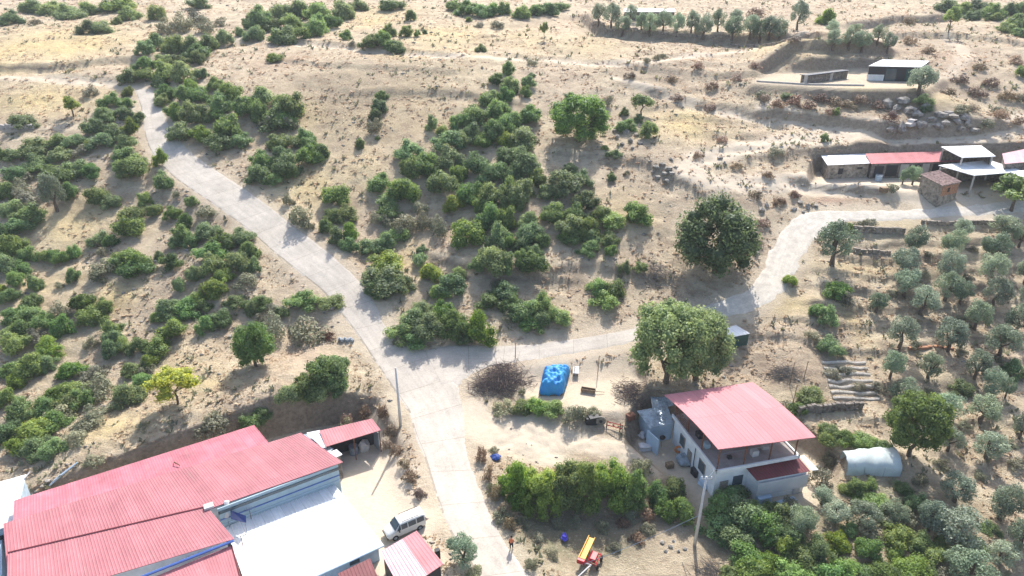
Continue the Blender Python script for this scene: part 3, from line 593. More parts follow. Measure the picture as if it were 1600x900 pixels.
for k in range(4): a, b = h(-4.9, 1.8, 0), h(-4.9, 5, 0); cyl(bm, (a.x, a.y, 9.35+.28*k), (b.x, b.y, 9.35+.28*k), .03, .03, 4)
for k in range(9): a = h(-4.9, 1.8+.4*k, 0); cyl(bm, (a.x, a.y, 9.), (a.x, a.y, 10.2), .02, .02, 4)
obj('railing', bm, M['rust'], house)
for x0, x1, z0_, z1_, nm in ((-4.2, -3.2, 5.0, 7.1, 'door'), (-2.6, -1.4, 6.2, 7.5, 'window'), (4.1, 4.6, 6.2, 7.4, 'window')):
    plate(nm, h(x0, -5.04, 0), h(x1, -5.04, 0), z0_, z1_, .08, M['grey_wood'] if nm == 'door' else M['glass'], house)
for (y0, y1) in ((2.0, 3.2), (-2.9, -1.5)):
    a, b = h(-4.96, y0, 0), h(-4.96, y1, 0); f = plate('window', a, b, 6.3, 7.8, .08, M['grey_wood'], house)
    a2, b2 = h(-5.01, y0+.12, 0), h(-5.01, y1-.12, 0); g = plate('pane', a2, b2, 6.42, 7.68, .06, M['glass'], None); g.parent = f; 
    g.matrix_parent_inverse = house.matrix_world.inverted() if False else Matrix.Identity(4); mi = (Matrix.Translation(HC) @ Matrix.Rotation(HA, 4, 'Z')).inverted(); g.data.transform(mi)
a, b = h(-4.97, .2, 0), h(-4.97, 1.1, 0); plate('door', a, b, 5.0, 7.1, .1, M['grey_wood'], house)
a = h(-5.05, -.6, 0); bm = BM(); cyl(bm, (a.x, a.y, 5), (a.x, a.y, 8.8), .05, .05, 6); obj('drainpipe', bm, M['dark'], house)
# left annex with rusty sheets
annex = empty('annex', h(-7, 2, 0), 'low pale blue annex with patched grey metal roof left of the pink roofed house', 'annex')
sheet('roof', P(1016, 617, 8.0), P(1042, 615, 8.0), P(1053, 633, 7.7), P(1020, 641, 7.7), M['zinc'], annex, pitch=.25, amp=.03)
sheet('roof', P(995, 642, 7.9), P(1042, 633, 7.9), P(1053, 662, 7.5), P(1016, 669, 7.5), M['zinc'], annex, pitch=.25, amp=.03)
wq = [P(999, 645, 7.5), P(1044, 636, 7.5), P(1052, 660, 7.5), P(1017, 667, 7.5)]
bm = BM(); prism(bm, [q[:2] for q in wq], 4.5, 7.4); obj('wall', bm, M['blue_wall'], annex)
pa, pb = P(1012, 672, 7.3), P(1030, 688, 7.3); plate('partition', pa, pb, 4.6, 7.3, .15, M['blue_wall'], annex)
bm = BM(); a = (P(1022, 670, 7)+P(1048, 662, 7))/2; box(bm, (a.x, a.y, 7.2), (1.9, .3, .25), R(14)); obj('lintel', bm, M['dark'], annex)
# front awning shed
aw = empty('awning_shed', P(1215, 760, 4), 'small white shed with dark maroon roof in front of the pink roofed house', 'shed')
q = [P(1165, 730, 8.45), P(1247, 714, 8.45), P(1266, 736, 8.0), P(1183, 751, 8.0)]
sheet('roof', *q, M['maroon'], aw, pitch=.35, amp=.02)
bm = BM(); prism(bm, [v[:2] for v in inset(q, .35)], 3.6, [v.z-.1 for v in q]); obj('wall', bm, M['white_wall'], aw)
plate('canvas_side', q[3]+Vector((.1, -.25, 0)), q[2]+Vector((-.2, -.25, 0)), 6.0, 7.75, .06, M['white_sheet'], aw)
sheet('side_roof', P(1249, 713, 8.4), P(1256, 711, 8.4), P(1279, 734, 8.0), P(1268, 735, 8.0), M['white_sheet'], aw, amp=0)
plate('bench', q[3]+Vector((.5, -1.1, 0)), q[2]+Vector((-1.6, -1.1, 0)), 4.6, 5.1, .6, M['blue_wall'], aw)
# ---------------- farm complex at right
def stonehouse(name, px, z, base, roofm, wallm, label, cat, openings=(), pitch=.3, amp=.03):
    w = empty(name, P(sum(p[0] for p in px)/4, sum(p[1] for p in px)/4, base), label, cat); q = [P(*p, zz) for p, zz in zip(px, z)]
    sheet('roof', *q, M[roofm], w, pitch=pitch, amp=amp); walls('wall', q, base-1, M[wallm], w, .3)
    a, b = [Vector(v) for v in inset(q, .3)[3:1:-1]]
    for (f0, f1, z0, z1, nm, mm) in openings:
        f = plate(nm, a.lerp(b, f0), a.lerp(b, f1), base+z0, base+z1, .12, M[mm], w, -.02)
    return w
stonehouse('stone_hut', [(1283,243),(1352,240),(1362,255),(1293,258)], (25.2,25.2,24.8,24.8), 22.0, 'white_sheet', 'stone', 'long stone hut with white sheet roof at the left end of the farmstead', 'stone hut',
    [(.27,.38,.9,2.0,'window','dark'), (.72,.84,1.7,2.1,'window','dark')])
stonehouse('red_roofed_stable', [(1352,240),(1494,236),(1503,252),(1361,256)], (25.5,25.5,24.9,24.9), 22.2, 'dull_red', 'stone_dark', 'stable with long red roof and dark open bays in the farmstead', 'stable',
    [(.04,.14,0,2.2,'dark_bay_plate','dark'), (.17,.30,.2,2.3,'dark_bay_plate','dark'), (.33,.42,0,2.4,'panel','concrete'), (.44,.56,0,2.3,'dark_bay_plate','dark'), (.58,.66,0,2.4,'panel','concrete'), (.70,.82,0,2.3,'dark_bay_plate','dark')])  # near-black plates paint the shade inside the open bays
def opencan(name, px, z, base, roofm, label, nback=True, group=None):
    w = empty(name, P(sum(p[0] for p in px)/4, sum(p[1] for p in px)/4, base), label, 'canopy', group); q = [P(*p, zz) for p, zz in zip(px, z)]
    sheet('roof', *q, M[roofm], w, pitch=.4, amp=.02, thick=.12)
    for v in inset(q, .5):
        bm = BM(); cyl(bm, (v[0], v[1], base-.5), (v[0], v[1], min(z)-.05), .16, .16, 6); obj('post', bm, M['concrete'], w)
    if nback: i = inset(q, .5); plate('back_wall', i[0], i[1], base, min(z)-.3, .2, M['stone_dark'], w); plate('dark_side_fill', i[1], i[2], base, min(z)-.3, .2, M['stone_dark'], w)  # dark side panel added to fill in the shadow under the roof
    return w
opencan('white_canopy', [(1466,258),(1546,250),(1601,268),(1522,274)], (25.6,25.6,25.2,25.2), 21.6, 'white_sheet', 'large white canopy roof on posts over the shaded farmyard')
opencan('rear_canopy', [(1470,229),(1533,227),(1556,244),(1503,246)], (27.6,27.6,27.2,27.2), 23.0, 'white_sheet', 'white roof behind the red stable roof, farther up the slope')
opencan('edge_canopy', [(1578,268),(1640,262),(1660,285),(1600,278)], (25.4,25.4,25.2,25.2), 21.8, 'white_sheet', 'white canopy corner cut by the right edge above the pale green tree')
stonehouse('tiled_hut', [(1438,272),(1466,266),(1503,284),(1473,290)], (25.2,25.2,24.4,24.4), 21.2, 'old_tile', 'stone', 'small stone hut with weathered tile roof and brick end wall', 'stone hut', [(.05,.95,1.2,2.9,'brick_wall','brick'),(.35,.5,1.7,2.5,'window','dark')], pitch=.22, amp=.05)
stonehouse('pink_roofed_barn', [(1566,240),(1625,228),(1640,250),(1570,256)], (27.,27.,26.4,26.4), 22.8, 'faded_sheet', 'stone_dark', 'barn with faded pinkish roof at the right edge of the farmstead', 'barn', [(.3,.5,1,2.2,'window','dark')])
w = stonehouse('farm_building', [(1378,93),(1453,95),(1440,105),(1357,103)], (38.6,38.6,38.1,38.1), 35.0, 'white_sheet', 'dark', 'farm building with pale roof on the upper right terrace', 'farm building',
    [(.0,.33,0,1.3,'wall_panel','white_wall'), (.35,.56,0,2.6,'door','glass'), (.75,.98,.2,2.6,'panel','dark_green')])
# trough pen on the terrace
a, b = P(1255, 130, 35), P(1318, 122, 35); w = empty('animal_pen', (a+b)/2, 'low dark animal pen with pale top rail on the upper right terrace', 'pen')
plate('pen_wall', a, b, 34.8, 36.6, 1.6, M['stone_dark'], w); 
bm = BM(); d = b-a; box(bm, ((a.x+b.x)/2, (a.y+b.y)/2, 36.68), (d.length+.8, 2.0, .12), math.atan2(d.y, d.x)); obj('roof', bm, M['dark'], w)
bm = BM(); cyl(bm, (a.x, a.y-.9, 36.8), (b.x, b.y-.9, 36.8), .12, .12, 5); obj('rail', bm, M['white_sheet'], w)
for f in (0, .62): c = a.lerp(b, f); bm = BM(); box(bm, (c.x, c.y-.95, 35.9), (.6, .3, 2.0)); obj('pier', bm, M['concrete'], w)
w = empty('terrace_wall', P(1270, 133, 35), 'long pale retaining wall edging the upper right terrace', 'wall')
plate('wall', P(1182, 128, 35), P(1262, 133, 35), 33.8, 35.35, .35, M['concrete'], w); plate('wall', P(1262.5, 133, 35), P(1350, 134.5, 35), 33.8, 35.35, .35, M['concrete'], w)
# long white roof at top
w = empty('poultry_house', P(1015, 20, H(*P(1015, 22, 44)[:2])), 'long low building with white roof behind the top row of olives', 'poultry house')
tz = at(1015, 22).z; q = [P(975, 13.5, tz+1.6), P(1054, 13.5, tz+1.6), P(1056, 18.5, tz+1.3), P(974, 18.5, tz+1.3)]
sheet('roof', *q, M['white_sheet'], w, pitch=.8, amp=.02); walls('wall', q, tz-2, M['stone_dark'], w, .4)
# green box shed
w = empty('green_shed', P(1150, 545, 9.2), 'dark green box shed with pale flat roof right of the huge tree', 'shed')
q = [P(1124, 514, 12.2), P(1150, 508, 12.2), P(1172, 521, 12.2), P(1141, 527, 12.2)]
sheet('roof', *q, M['white_sheet'], w, pitch=.3, amp=.02); walls('wall', q, 8.8, M['dark_green'], w, .12, .07)
# greenhouse
gz = at(1360, 742).z; w = empty('net_tunnel', at(1355, 735), 'garden tunnel covered with white netting right of the house', 'net tunnel')
bl, br, fr_, fl = P(1312, 716, gz), P(1390, 708, gz), P(1407, 744, gz), P(1322, 742, gz)
V = []; Q = []; nu, nv = 22, 16
for i in range(nu+1):
    for j in range(nv+1):
        f, g = i/nu, j/nv; a = bl.lerp(br, f); b = fl.lerp(fr_, f); p = a.lerp(b, .5-.5*math.cos(math.pi*g)*(1 if True else 1)); hgt_ = 2.0*(math.sin(math.pi*g)**.55)*(1-.10*math.sin(math.pi*f*3)**2)*(1-.12*(abs(2*f-1)**4))
        V.append((p.x+.03*math.sin(j*1.7+i), p.y+.03*math.sin(i*2.1), gz-.05+hgt_+.03*math.sin(i*1.9+j*2.3)))
for i in range(nu):
    for j in range(nv): k = i*(nv+1)+j; Q.append((k, k+nv+1, k+nv+2, k+1))
V2 = [(x, y, z-.05) for x, y, z in V]; N = len(V); Q += [tuple(N+x for x in q[::-1]) for q in Q]; V += V2
me = fastmesh('net_cover', V, Q); me.polygons.foreach_set('use_smooth', [True]*len(me.polygons))
mn = mat('netting', (.56,.62,.60), .7, .15, .6, bump=.05); nt = mn.node_tree; tr = nt.nodes.new('ShaderNodeBsdfTransparent'); mx = nt.nodes.new('ShaderNodeMixShader'); mx.inputs[0].default_value = .78
nt.links.new(tr.outputs[0], mx.inputs[1]); nt.links.new(nt.nodes['Principled BSDF'].outputs[0], mx.inputs[2]); nt.links.new(mx.outputs[0], nt.nodes['Material Output'].inputs[0])
me.materials.append(mn); link('net_cover', me, w)
for i in (0, 7, 15, 22):
    bm = BM()
    for j in range(nv): cyl(bm, Vector(V[i*(nv+1)+j])-Vector((0, 0, .08)), Vector(V[i*(nv+1)+j+1])-Vector((0, 0, .08)), .04, .04, 5)
    obj('hoop', bm, M['zinc'], w)
# ------------------------------------------------------------------ THINGS
def pole(px, py, top, label, arm=True, lean=0):
    b = at(px, py); w = empty('utility_pole', b, label, 'utility pole', 'concrete utility poles')
    hpx = py-top[1]; hh = 1
    # height from the pixel of its top
    lo, hi = 2, 16
    for _ in range(30):
        md = (lo+hi)/2; q = (b.x, b.y, b.z+md); dz = depth(*q); v = 450-F*((q[1]*SP+(q[2]-CAMZ)*CP)/dz)
        if v > top[1]: lo = md
        else: hi = md
    t = Vector((b.x+lean, b.y, b.z+lo)); bm = BM(); cyl(bm, b-Vector((0, 0, .4)), t, .19, .11, 10); obj('shaft', bm, M['pole_concrete'], w, True)
    if arm:
        bm = BM(); cyl(bm, t+Vector((-.5, .0, -.3)), t+Vector((.6, .0, -.3)), .06, .06, 6); obj('crossarm', bm, M['zinc'], w)
        for k in (-.45, 0, .5): bm = BM(); cyl(bm, t+Vector((k, 0, -.26)), t+Vector((k, 0, .02)), .07, .05, 8); obj('insulator', bm, M['white_sheet'], w)
    return b, t
b1, t1 = pole(626, 665, (626, 575), 'bare concrete utility pole on the verge left of the road junction', False)
b2, t2 = pole(1085, 852, (1090, 745), 'concrete utility pole with crossarm in front of the pink roofed house', True, .12)
def cable(name, a, b, sag, label, r=.025):
    bm = BM(); a, b = Vector(a), Vector(b); n = 14; pts = [a.lerp(b, i/n)-Vector((0, 0, sag*4*(i/n)*(1-i/n))) for i in range(n+1)]
    for p, q in zip(pts, pts[1:]): cyl(bm, p, q, r, r, 4)
    setp(obj(name, bm, M['zinc']), label, 'cable')
cable('house_cable', t2-Vector((0, 0, .2)), h(-4.9, -5.0, 4.6), .25, 'service cable from the pole to the front corner of the house')
cable('guy_cable', t2-Vector((0, 0, 5)), at(906, 892)+Vector((0, 0, .8)), .3, 'thin pale cable running down from the pole towards the red machine', .03)
# van ---------------------------------------------------------------
vb = P(633, 828, 5.28); _vd = P(664, 812, 5.4)-P(603, 838, 5.4); va = math.atan2(_vd.y, _vd.x)+math.pi
van = empty('van', vb, 'cream white passenger van with roof rails parked in the dirt yard', 'van', rz=va)
Mv = Matrix.Translation(vb) @ Matrix.Rotation(va, 4, 'Z')
def loft(bm, secs, close=True):
    rows = [[bm.verts.new(p) for p in s] for s in secs]; n = len(rows[0])
    for a, b in zip(rows, rows[1:]):
        for i in range(n): bm.faces.new((a[i], a[(i+1) % n], b[(i+1) % n], b[i]))
    if close: bm.faces.new(rows[0][::-1]); bm.faces.new(rows[-1])
    bmesh.ops.recalc_face_normals(bm, faces=bm.faces)
def ring(x, zb, zt, w, wt, r=.12):  # body cross-section at x : front is +x
    return [(x, -w, zb+r), (x, -w, zb+.55*(zt-zb)), (x, -wt, zt-r*.8), (x, -wt+r*1.4, zt), (x, wt-r*1.4, zt), (x, wt, zt-r*.8), (x, w, zb+.55*(zt-zb)), (x, w, zb+r), (x, w-r, zb), (x, -w+r, zb)]
bm = BM()
loft(bm, [ring(-2.1, .35, 1.55, .80, .66), ring(-2.02, .28, 1.80, .84, .68), ring(-1.2, .25, 1.86, .86, .70), ring(.2, .25, 1.86, .86, .70), ring(.72, .25, 1.80, .86, .68),
          ring(1.38, .25, 1.14, .86, .78), ring(1.95, .28, .98, .82, .72), ring(2.2, .38, .82, .70, .6)])
o = obj('body', bm, M['van_paint'], van, True, False); mb = o.modifiers.new('s', 'BEVEL'); mb.width = .03; mb.segments = 2; mb.limit_method = 'ANGLE'
for sg in (-1, 1):
    for x0, x1, nm in ((.72, 1.12, 'window'), (-.02, .64, 'window'), (-.98, -.12, 'window'), (-1.9, -1.08, 'window')):
        bm = BM(); xs = ((x0, 1.12), (x1, 1.12), (x1 if x0 < .7 else .80, 1.66), (x0 if x0 < .7 else .74, 1.66))
        lo_ = [(x, sg*(.875 if z < 1.3 else .745), z) for x, z in xs]; ins = [(x, y-sg*.1, z) for x, y, z in lo_]
        loft(bm, [lo_, ins]); obj(nm, bm, M['glass'], van, False, False)
    bm = BM(); cyl(bm, (-1.7, sg*.6, 1.93), (.4, sg*.6, 1.93), .03, .03, 6)
    for x in (-1.7, -.65, .4): cyl(bm, (x, sg*.6, 1.82), (x, sg*.6, 1.93), .025, .025, 5)
    obj('roof_rail', bm, M['dark'], van, False, False)
    for x in (-1.35, 1.4):
        bm = BM(); cyl(bm, (x, sg*.68, .33), (x, sg*.89, .33), .33, .33, 20); wv = obj('wheel', bm, M['rubber'], van, False, False)
        bm = BM(); cyl(bm, (x, sg*.88, .33), (x, sg*.905, .33), .19, .17, 14); hb = obj('rim', bm, M['zinc'], None); hb.parent = wv
    bm = BM(); sph(bm, (2.08, sg*.52, .72), (.12, .17, .10)); obj('headlight', bm, M['glass'], van, True, False)
    bm = BM(); box(bm, (.95, sg*.98, 1.12), (.12, .2, .16), 0, .03); obj('mirror', bm, M['dark'], van, False, False)
    bm = BM(); box(bm, (-2.1, sg*.74, 1.1), (.06, .12, .5)); obj('tail_light', bm, M['red_paint'], van, False, False)
bm = BM(); loft(bm, [[(.80, -.60, 1.78), (.80, .60, 1.78), (1.36, .70, 1.20), (1.36, -.70, 1.20)], [(.74, -.60, 1.70), (.74, .60, 1.70), (1.30, .70, 1.12), (1.30, -.70, 1.12)]]); obj('windscreen', bm, M['glass'], van, False, False)
bm = BM(); box(bm, (2.17, 0, .45), (.14, 1.5, .22), 0, .05); obj('bumper', bm, M['dark'], van, False, False)
# tarp-covered load --------------------------------------------------
z0 = 8.25; w = empty('covered_load', P(862, 600, z0), 'flatbed load under a crumpled bright blue tarpaulin in the side yard', 'covered load')
a, b, c, d = P(850, 569, 9.9), P(892, 568, 9.9), P(881, 602, 9.9), P(842, 602, 9.9); V = []; Q = []; nu, nv = 56, 34
for i in range(nu+1):
    for j in range(nv+1):
        f, g = i/nu, j/nv; t = a.lerp(d, f); s_ = b.lerp(c, f); p = t.lerp(s_, g); e = max(abs(2*f-1)**7, abs(2*g-1)**6)
        zz = z0+2.2-.35*abs(f-.4)*2+.16*math.sin(f*23+g*7)*math.sin(g*11)+.12*math.sin(f*9-g*13)+.10*abs(math.sin(f*17+g*3))+.06*math.sin(f*41-g*29)-e*1.7
        V.append((p.x+.05*math.sin(i*2.), p.y, zz))
for i in range(nu):
    for j in range(nv): k = i*(nv+1)+j; Q.append((k, k+nv+1, k+nv+2, k+1))
me = fastmesh('tarpaulin', V, Q); me.polygons.foreach_set('use_smooth', [True]*len(me.polygons))
mt_ = mat('tarp_painted_sheen', (.02,.15,.50), .55, .2, .5, spec=.35, bump=.1, col2=(.05,.36,.56)); me.materials.append(mt_); o = link('tarpaulin', me, w); sm = o.modifiers.new('t', 'SOLIDIFY'); sm.thickness = .04  # cyan patches paint the sheen into the tarpaulin's blue
bm = BM(); prism(bm, [v[:2] for v in inset([a, b, c, d], .25)], z0, z0+.75); obj('flatbed', bm, M['wood'], w)
for v in inset([a, b, c, d], .6): bm = BM(); cyl(bm, (v[0]-.15, v[1], z0+.25), (v[0]+.15, v[1], z0+.25), .3, .3, 14); obj('wheel', bm, M['rubber'], w)
c = P(900, 577, 9.1); w = empty('white_crate', (c.x, c.y, z0), 'narrow white panel box standing right of the blue tarpaulin', 'box')
bm = BM(); box(bm, (c.x, c.y, 9.05), (.75, 2.0, .12), R(-6)); obj('top', bm, M['white_sheet'], w)
bm = BM(); box(bm, (c.x, c.y, 8.6), (.65, 1.8, .8), R(-6)); obj('case', bm, M['grey_wood'], w)
c = at(919, 613); w = empty('wooden_trough', c, 'long brown wooden trough with thin drawbar on the ochre ground', 'trough', rz=R(-16))
bm = BM(); box(bm, (0, 0, .28), (1.9, .5, .08)); box(bm, (0, .27, .42), (1.9, .06, .34)); box(bm, (0, -.27, .42), (1.9, .06, .34)); box(bm, (.93, 0, .42), (.06, .5, .34)); box(bm, (-.93, 0, .42), (.06, .5, .34)); obj('tray', bm, M['wood'], w, ws=False)
for x in (-.7, .7): bm = BM(); cyl(bm, (x, -.25, 0), (x, -.2, .3), .05, .05, 6); cyl(bm, (x, .25, 0), (x, .2, .3), .05, .05, 6); obj('leg', bm, M['wood'], w, ws=False)
bm = BM(); cyl(bm, (.95, 0, .35), (2.1, .35, .2), .05, .04, 6); obj('drawbar', bm, M['grey_wood'], w, ws=False)
# person at the road edge --------------------------------------------
def person(base, rz, label):
    w = empty('person', base, label, 'person', rz=rz)
    me = bpy.data.meshes.new('body')
    J = [(0,0,.95),(0,0,1.15),(0,-.01,1.38),(0,0,1.50),(0,.01,1.60),(0,.02,1.70), (.09,0,.90),(.11,.05,.50),(.11,-.02,.09),(.11,.12,.05), (-.09,0,.90),(-.10,-.08,.50),(-.10,-.16,.10),(-.10,-.03,.05),
         (.17,0,1.40),(.24,-.02,1.14),(.22,.12,.92),(-.17,0,1.40),(-.24,-.04,1.14),(-.20,.08,.93)]
    E_ = [(0,1),(1,2),(2,3),(3,4),(4,5),(0,6),(6,7),(7,8),(8,9),(0,10),(10,11),(11,12),(12,13),(2,14),(14,15),(15,16),(2,17),(17,18),(18,19)]
    rad = [.15,.14,.16,.055,.085,.09,.10,.065,.045,.04,.10,.065,.045,.04,.065,.045,.032,.065,.045,.032]
    me.from_pydata(J, E_, []); o = bpy.data.objects.new('body', me); COL.objects.link(o); o.parent = w
    sk = o.modifiers.new('skin', 'SKIN'); sk.use_smooth_shade = True; ss = o.modifiers.new('sub', 'SUBSURF'); ss.levels = ss.render_levels = 2
    for v, r_ in zip(me.skin_vertices[0].data, rad): v.radius = (r_, r_)
    me.skin_vertices[0].data[0].use_root = True; me.materials.append(M['skin'])
    def cloth(nm, idx, ed, k, m):
        c = bpy.data.meshes.new(nm); c.from_pydata([J[i] for i in idx], [(idx.index(a), idx.index(b)) for a, b in ed], []); q = bpy.data.objects.new(nm, c); COL.objects.link(q); q.parent = w
        s1 = q.modifiers.new('skin', 'SKIN'); s1.use_smooth_shade = True; s2 = q.modifiers.new('sub', 'SUBSURF'); s2.levels = s2.render_levels = 2
        for v, i in zip(c.skin_vertices[0].data, idx): v.radius = (rad[i]*k+.012,)*2
        c.skin_vertices[0].data[0].use_root = True; c.materials.append(m)
    cloth('shirt', [1,0,2,14,15,17,18], [(1,0),(1,2),(2,14),(14,15),(2,17),(17,18)], 1.12, M['orange_cloth'])
    cloth('trousers', [0,6,7,8,10,11,12], [(0,6),(6,7),(7,8),(0,10),(10,11),(11,12)], 1.1, M['black_cloth'])
    bm = BM(); sph(bm, (0, -.015, 1.71), (.105, .115, .12), 12); obj('hair', bm, M['hair'], w, True, False)
person(at(799, 858), R(160), 'person in an orange shirt and black trousers walking on the road edge')
# yellow and red machine ----------------------------------------------
a, b = at(908, 886)+Vector((0, 0, 1.0)), at(924, 852)+Vector((0, 0, 1.0)); g = at(915, 880)
w = empty('farm_machine', g, 'yellow chute with red wheeled frame parked on the shaded grass', 'farm machine')
d = (b-a).normalized(); sdv = Vector((d.y, -d.x, 0)); bm = BM(); c = (a+b)/2; ang = math.atan2(d.y, d.x); L = (b-a).length
box(bm, c, (L, .62, .08), ang); box(bm, c+sdv*.33+Vector((0, 0, .14)), (L, .06, .32), ang); box(bm, c-sdv*.33+Vector((0, 0, .14)), (L, .06, .32), ang); box(bm, a+Vector((0, 0, .14)), (.06, .6, .32), ang); obj('chute', bm, M['yellow'], w)
bm = BM(); box(bm, a-d*.15, (.45, .8, .5), ang, .05); obj('end_box', bm, M['red_paint'], w)
bm = BM(); c2 = c+sdv*1.0-d*.6
for k in (-.75, 0, .75): cyl(bm, c2+d*k-sdv*.5+Vector((0, 0, -.3)), c2+d*k+sdv*.45+Vector((0, 0, -.3)), .05, .05, 5)
for k in (-.5, .45): cyl(bm, c2-d*.9+sdv*k+Vector((0, 0, -.3)), c2+d*.9+sdv*k+Vector((0, 0, -.3)), .06, .06, 5)
box(bm, c2+Vector((0, 0, -.1)), (1.1, .6, .45), ang, .05); obj('frame', bm, M['red_paint'], w)
for k in (-.6, .6):
    bm = BM(); q = c2+sdv*.62+d*k+Vector((0, 0, -.62)); cyl(bm, q-sdv*.09, q+sdv*.09, .34, .34, 14); obj('wheel', bm, M['rubber'], w)
for f in (.05, .9): q = a.lerp(b, f); bm = BM(); cyl(bm, q, (q.x, q.y, q.z-1.05), .05, .05, 6); obj('leg', bm, M['rust'], w)
bm = BM(); cyl(bm, c2-d*.9+Vector((0, 0, -.3)), at(893, 905)+Vector((.6, 0, .3)), .08, .06, 6); cyl(bm, c2-d*.9+Vector((0, 0, -.3)), a-d*.1+Vector((0, 0, -.2)), .05, .05, 6); obj('drawbar', bm, M['white_sheet'], w)
def lump(name, loc, s, m, label, cat, seed=0, rz=0, group=None, sub=2):
    bm = BM(); bmesh.ops.create_icosphere(bm, subdivisions=sub, radius=1); r_ = random.Random(seed); ph = [r_.uniform(0, 6) for _ in range(6)]
    for v in bm.verts:
        n = v.co.normalized(); k = 1+.16*math.sin(n.x*4+ph[0])+.14*math.sin(n.y*5+ph[1])+.12*math.sin(n.z*6+ph[2])+.07*math.sin(n.x*11+n.y*9+ph[3]); v.co = Vector((n.x*s[0], n.y*s[1], n.z*s[2]))*k
    o = obj(name, bm, m, None, False); o.location = loc; o.rotation_euler = (0, 0, rz); return setp(o, label, cat, group)
lump('bag', at(882, 843)+Vector((0, 0, .3)), (.4, .5, .35), M['violet'], 'crumpled blue violet bag lying on the shaded grass', 'bag', 3)
lump('sack', at(1003, 684)+Vector((0, 0, .35)), (.55, .5, .45), M['white_sheet'], 'white sack beside the annex partition, upper of two', 'sack', 4, group='white sacks by the annex')
lump('sack', at(1007, 702)+Vector((0, 0, .35)), (.75, .55, .45), M['white_sheet'], 'larger white sack left of the house yard, lower of two', 'sack', 5, group='white sacks by the annex')
lump('tarp_bundle', at(1068, 722)+Vector((0, 0, .4)), (.8, 1.1, .55), M['zinc'], 'grey white bundle against the long side wall of the house', 'bundle', 6)
lump('tarp_bundle', at(1101, 757)+Vector((0, 0, .4)), (.9, .9, .6), M['blue_wall'], 'pale blue bundle heaped beside the utility pole', 'bundle', 7)
lump('plastic_heap', at(775, 716)+Vector((0, 0, .2)), (.7, .5, .3), M['solar'], 'small teal plastic heap at the road edge left of the hedge', 'plastic heap', 8)
q = at(1060, 708); w = empty('tyre_swing', q, 'orange ring leaning at the side wall of the house', 'ring')
bm = BM(); n = 18
for k in range(n):
    t0, t1_ = 2*math.pi*k/n, 2*math.pi*(k+1)/n; cyl(bm, q+Vector((.42*math.cos(t0), .1, .5+.42*math.sin(t0))), q+Vector((.42*math.cos(t1_), .1, .5+.42*math.sin(t1_))), .13, .13, 8)
obj('ring', bm, M['orange'], w, True); w['category'] = 'ring'; w.name = 'float_ring'
q = h(-5.0, 1.5, 0); 
q = P(1035, 683, 6.6); w = empty('satellite_dish', (q.x, q.y, 5), 'dark round dish hanging on the pale blue annex wall', 'dish')
bm = BM(); cyl(bm, q-Vector((0, .1, 0)), q+Vector((0, .05, 0)), .38, .3, 16); obj('dish', bm, M['dark'], w, True)
bm = BM(); cyl(bm, q, (q.x, q.y, 4.8), .05, .05, 6); obj('stand', bm, M['zinc'], w)
for (x, y, lab, s, mm) in [(.4, -3.9, 'white washing machine shaped box on the terrace beside the front edge', (.8, .6, .7), 'white_sheet'), (-2.6, -3.7, 'low dark stool on the terrace near the front left column', (.5, .4, .3), 'dark'),
      (2.2, -3.2, 'pale sack on the terrace floor right of the white box', (.8, .5, .35), 'concrete'), (-4.1, -1.2, 'green crate beside the left edge of the terrace', (.6, .8, .5), 'sage'), (-4.0, .6, 'dark crate at the left edge of the terrace', (.7, .9, .6), 'dark')]:
    c = h(x, y, 0); bm = BM(); box(bm, (0, 0, s[2]/2), s, 0, .05); box(bm, (0, 0, s[2]+.03), (s[0]*.9, s[1]*.9, .06)); o = obj('terrace_box', bm, M[mm] if mm != 'sage' else M['siding']); o.location = (c.x, c.y, 9.0); o.rotation_euler = (0, 0, HA); setp(o, lab, 'box')
# blue barrel, junk under canopy
for (px, py, r_, hh, mm, lab) in [(1372, 282, .6, 1.1, 'blue_wall', 'pale blue barrel in front of the red roofed stable'), (553, 708, .55, 1.1, 'zinc', 'grey drum standing under the red open canopy')]:
    q = at(px, py); w = empty('barrel', q, lab, 'barrel'); bm = BM(); cyl(bm, q, q+Vector((0, 0, hh)), r_, r_, 18); obj('drum', bm, M[mm], w, False)
    bm = BM()
    for z in (.02, .36, .7, hh-.02): cyl(bm, q+Vector((0, 0, z-.02)), q+Vector((0, 0, z+.03)), r_+.03, r_+.03, 18)
    obj('hoop', bm, M['zinc'], w)
lump('junk_heap', at(570, 702)+Vector((0, 0, .5)), (.7, .8, .9), M['concrete'], 'pale junk heap piled at the right post of the canopy', 'junk heap', 11)
# small pickup on the upper terrace
q = P(1372, 124, 35.05); w = empty('pickup', q, 'white pickup parked before the farm building on the upper terrace', 'pickup', rz=R(180))
bm = BM(); loft(bm, [[(x, -.85, .45), (x, .85, .45), (x, .80*k, z), (x, -.80*k, z)] for x, z, k in ((-2.3, 1.1, 1), (.1, 1.1, 1), (.12, 1.75, .9), (1.0, 1.7, .9), (1.5, 1.15, 1), (2.3, 1.0, 1))]); obj('body', bm, M['van_paint'], w, False, False)
bm = BM(); loft(bm, [[(1.08, -.68, 1.62), (1.08, .68, 1.62), (1.5, .74, 1.2), (1.5, -.74, 1.2)], [(1.02, -.68, 1.55), (1.02, .68, 1.55), (1.4, .74, 1.12), (1.4, -.74, 1.12)]]); obj('windscreen', bm, M['glass'], w, False, False)
bm = BM(); box(bm, (.6, 0, 1.42), (.7, 1.68, .34)); obj('window', bm, M['glass'], w, False, False)
for x in (-1.4, 1.5):
    for s_ in (-1, 1): bm = BM(); cyl(bm, (x, s_*.62, .38), (x, s_*.88, .38), .38, .38, 16); obj('wheel', bm, M['rubber'], w, False, False)
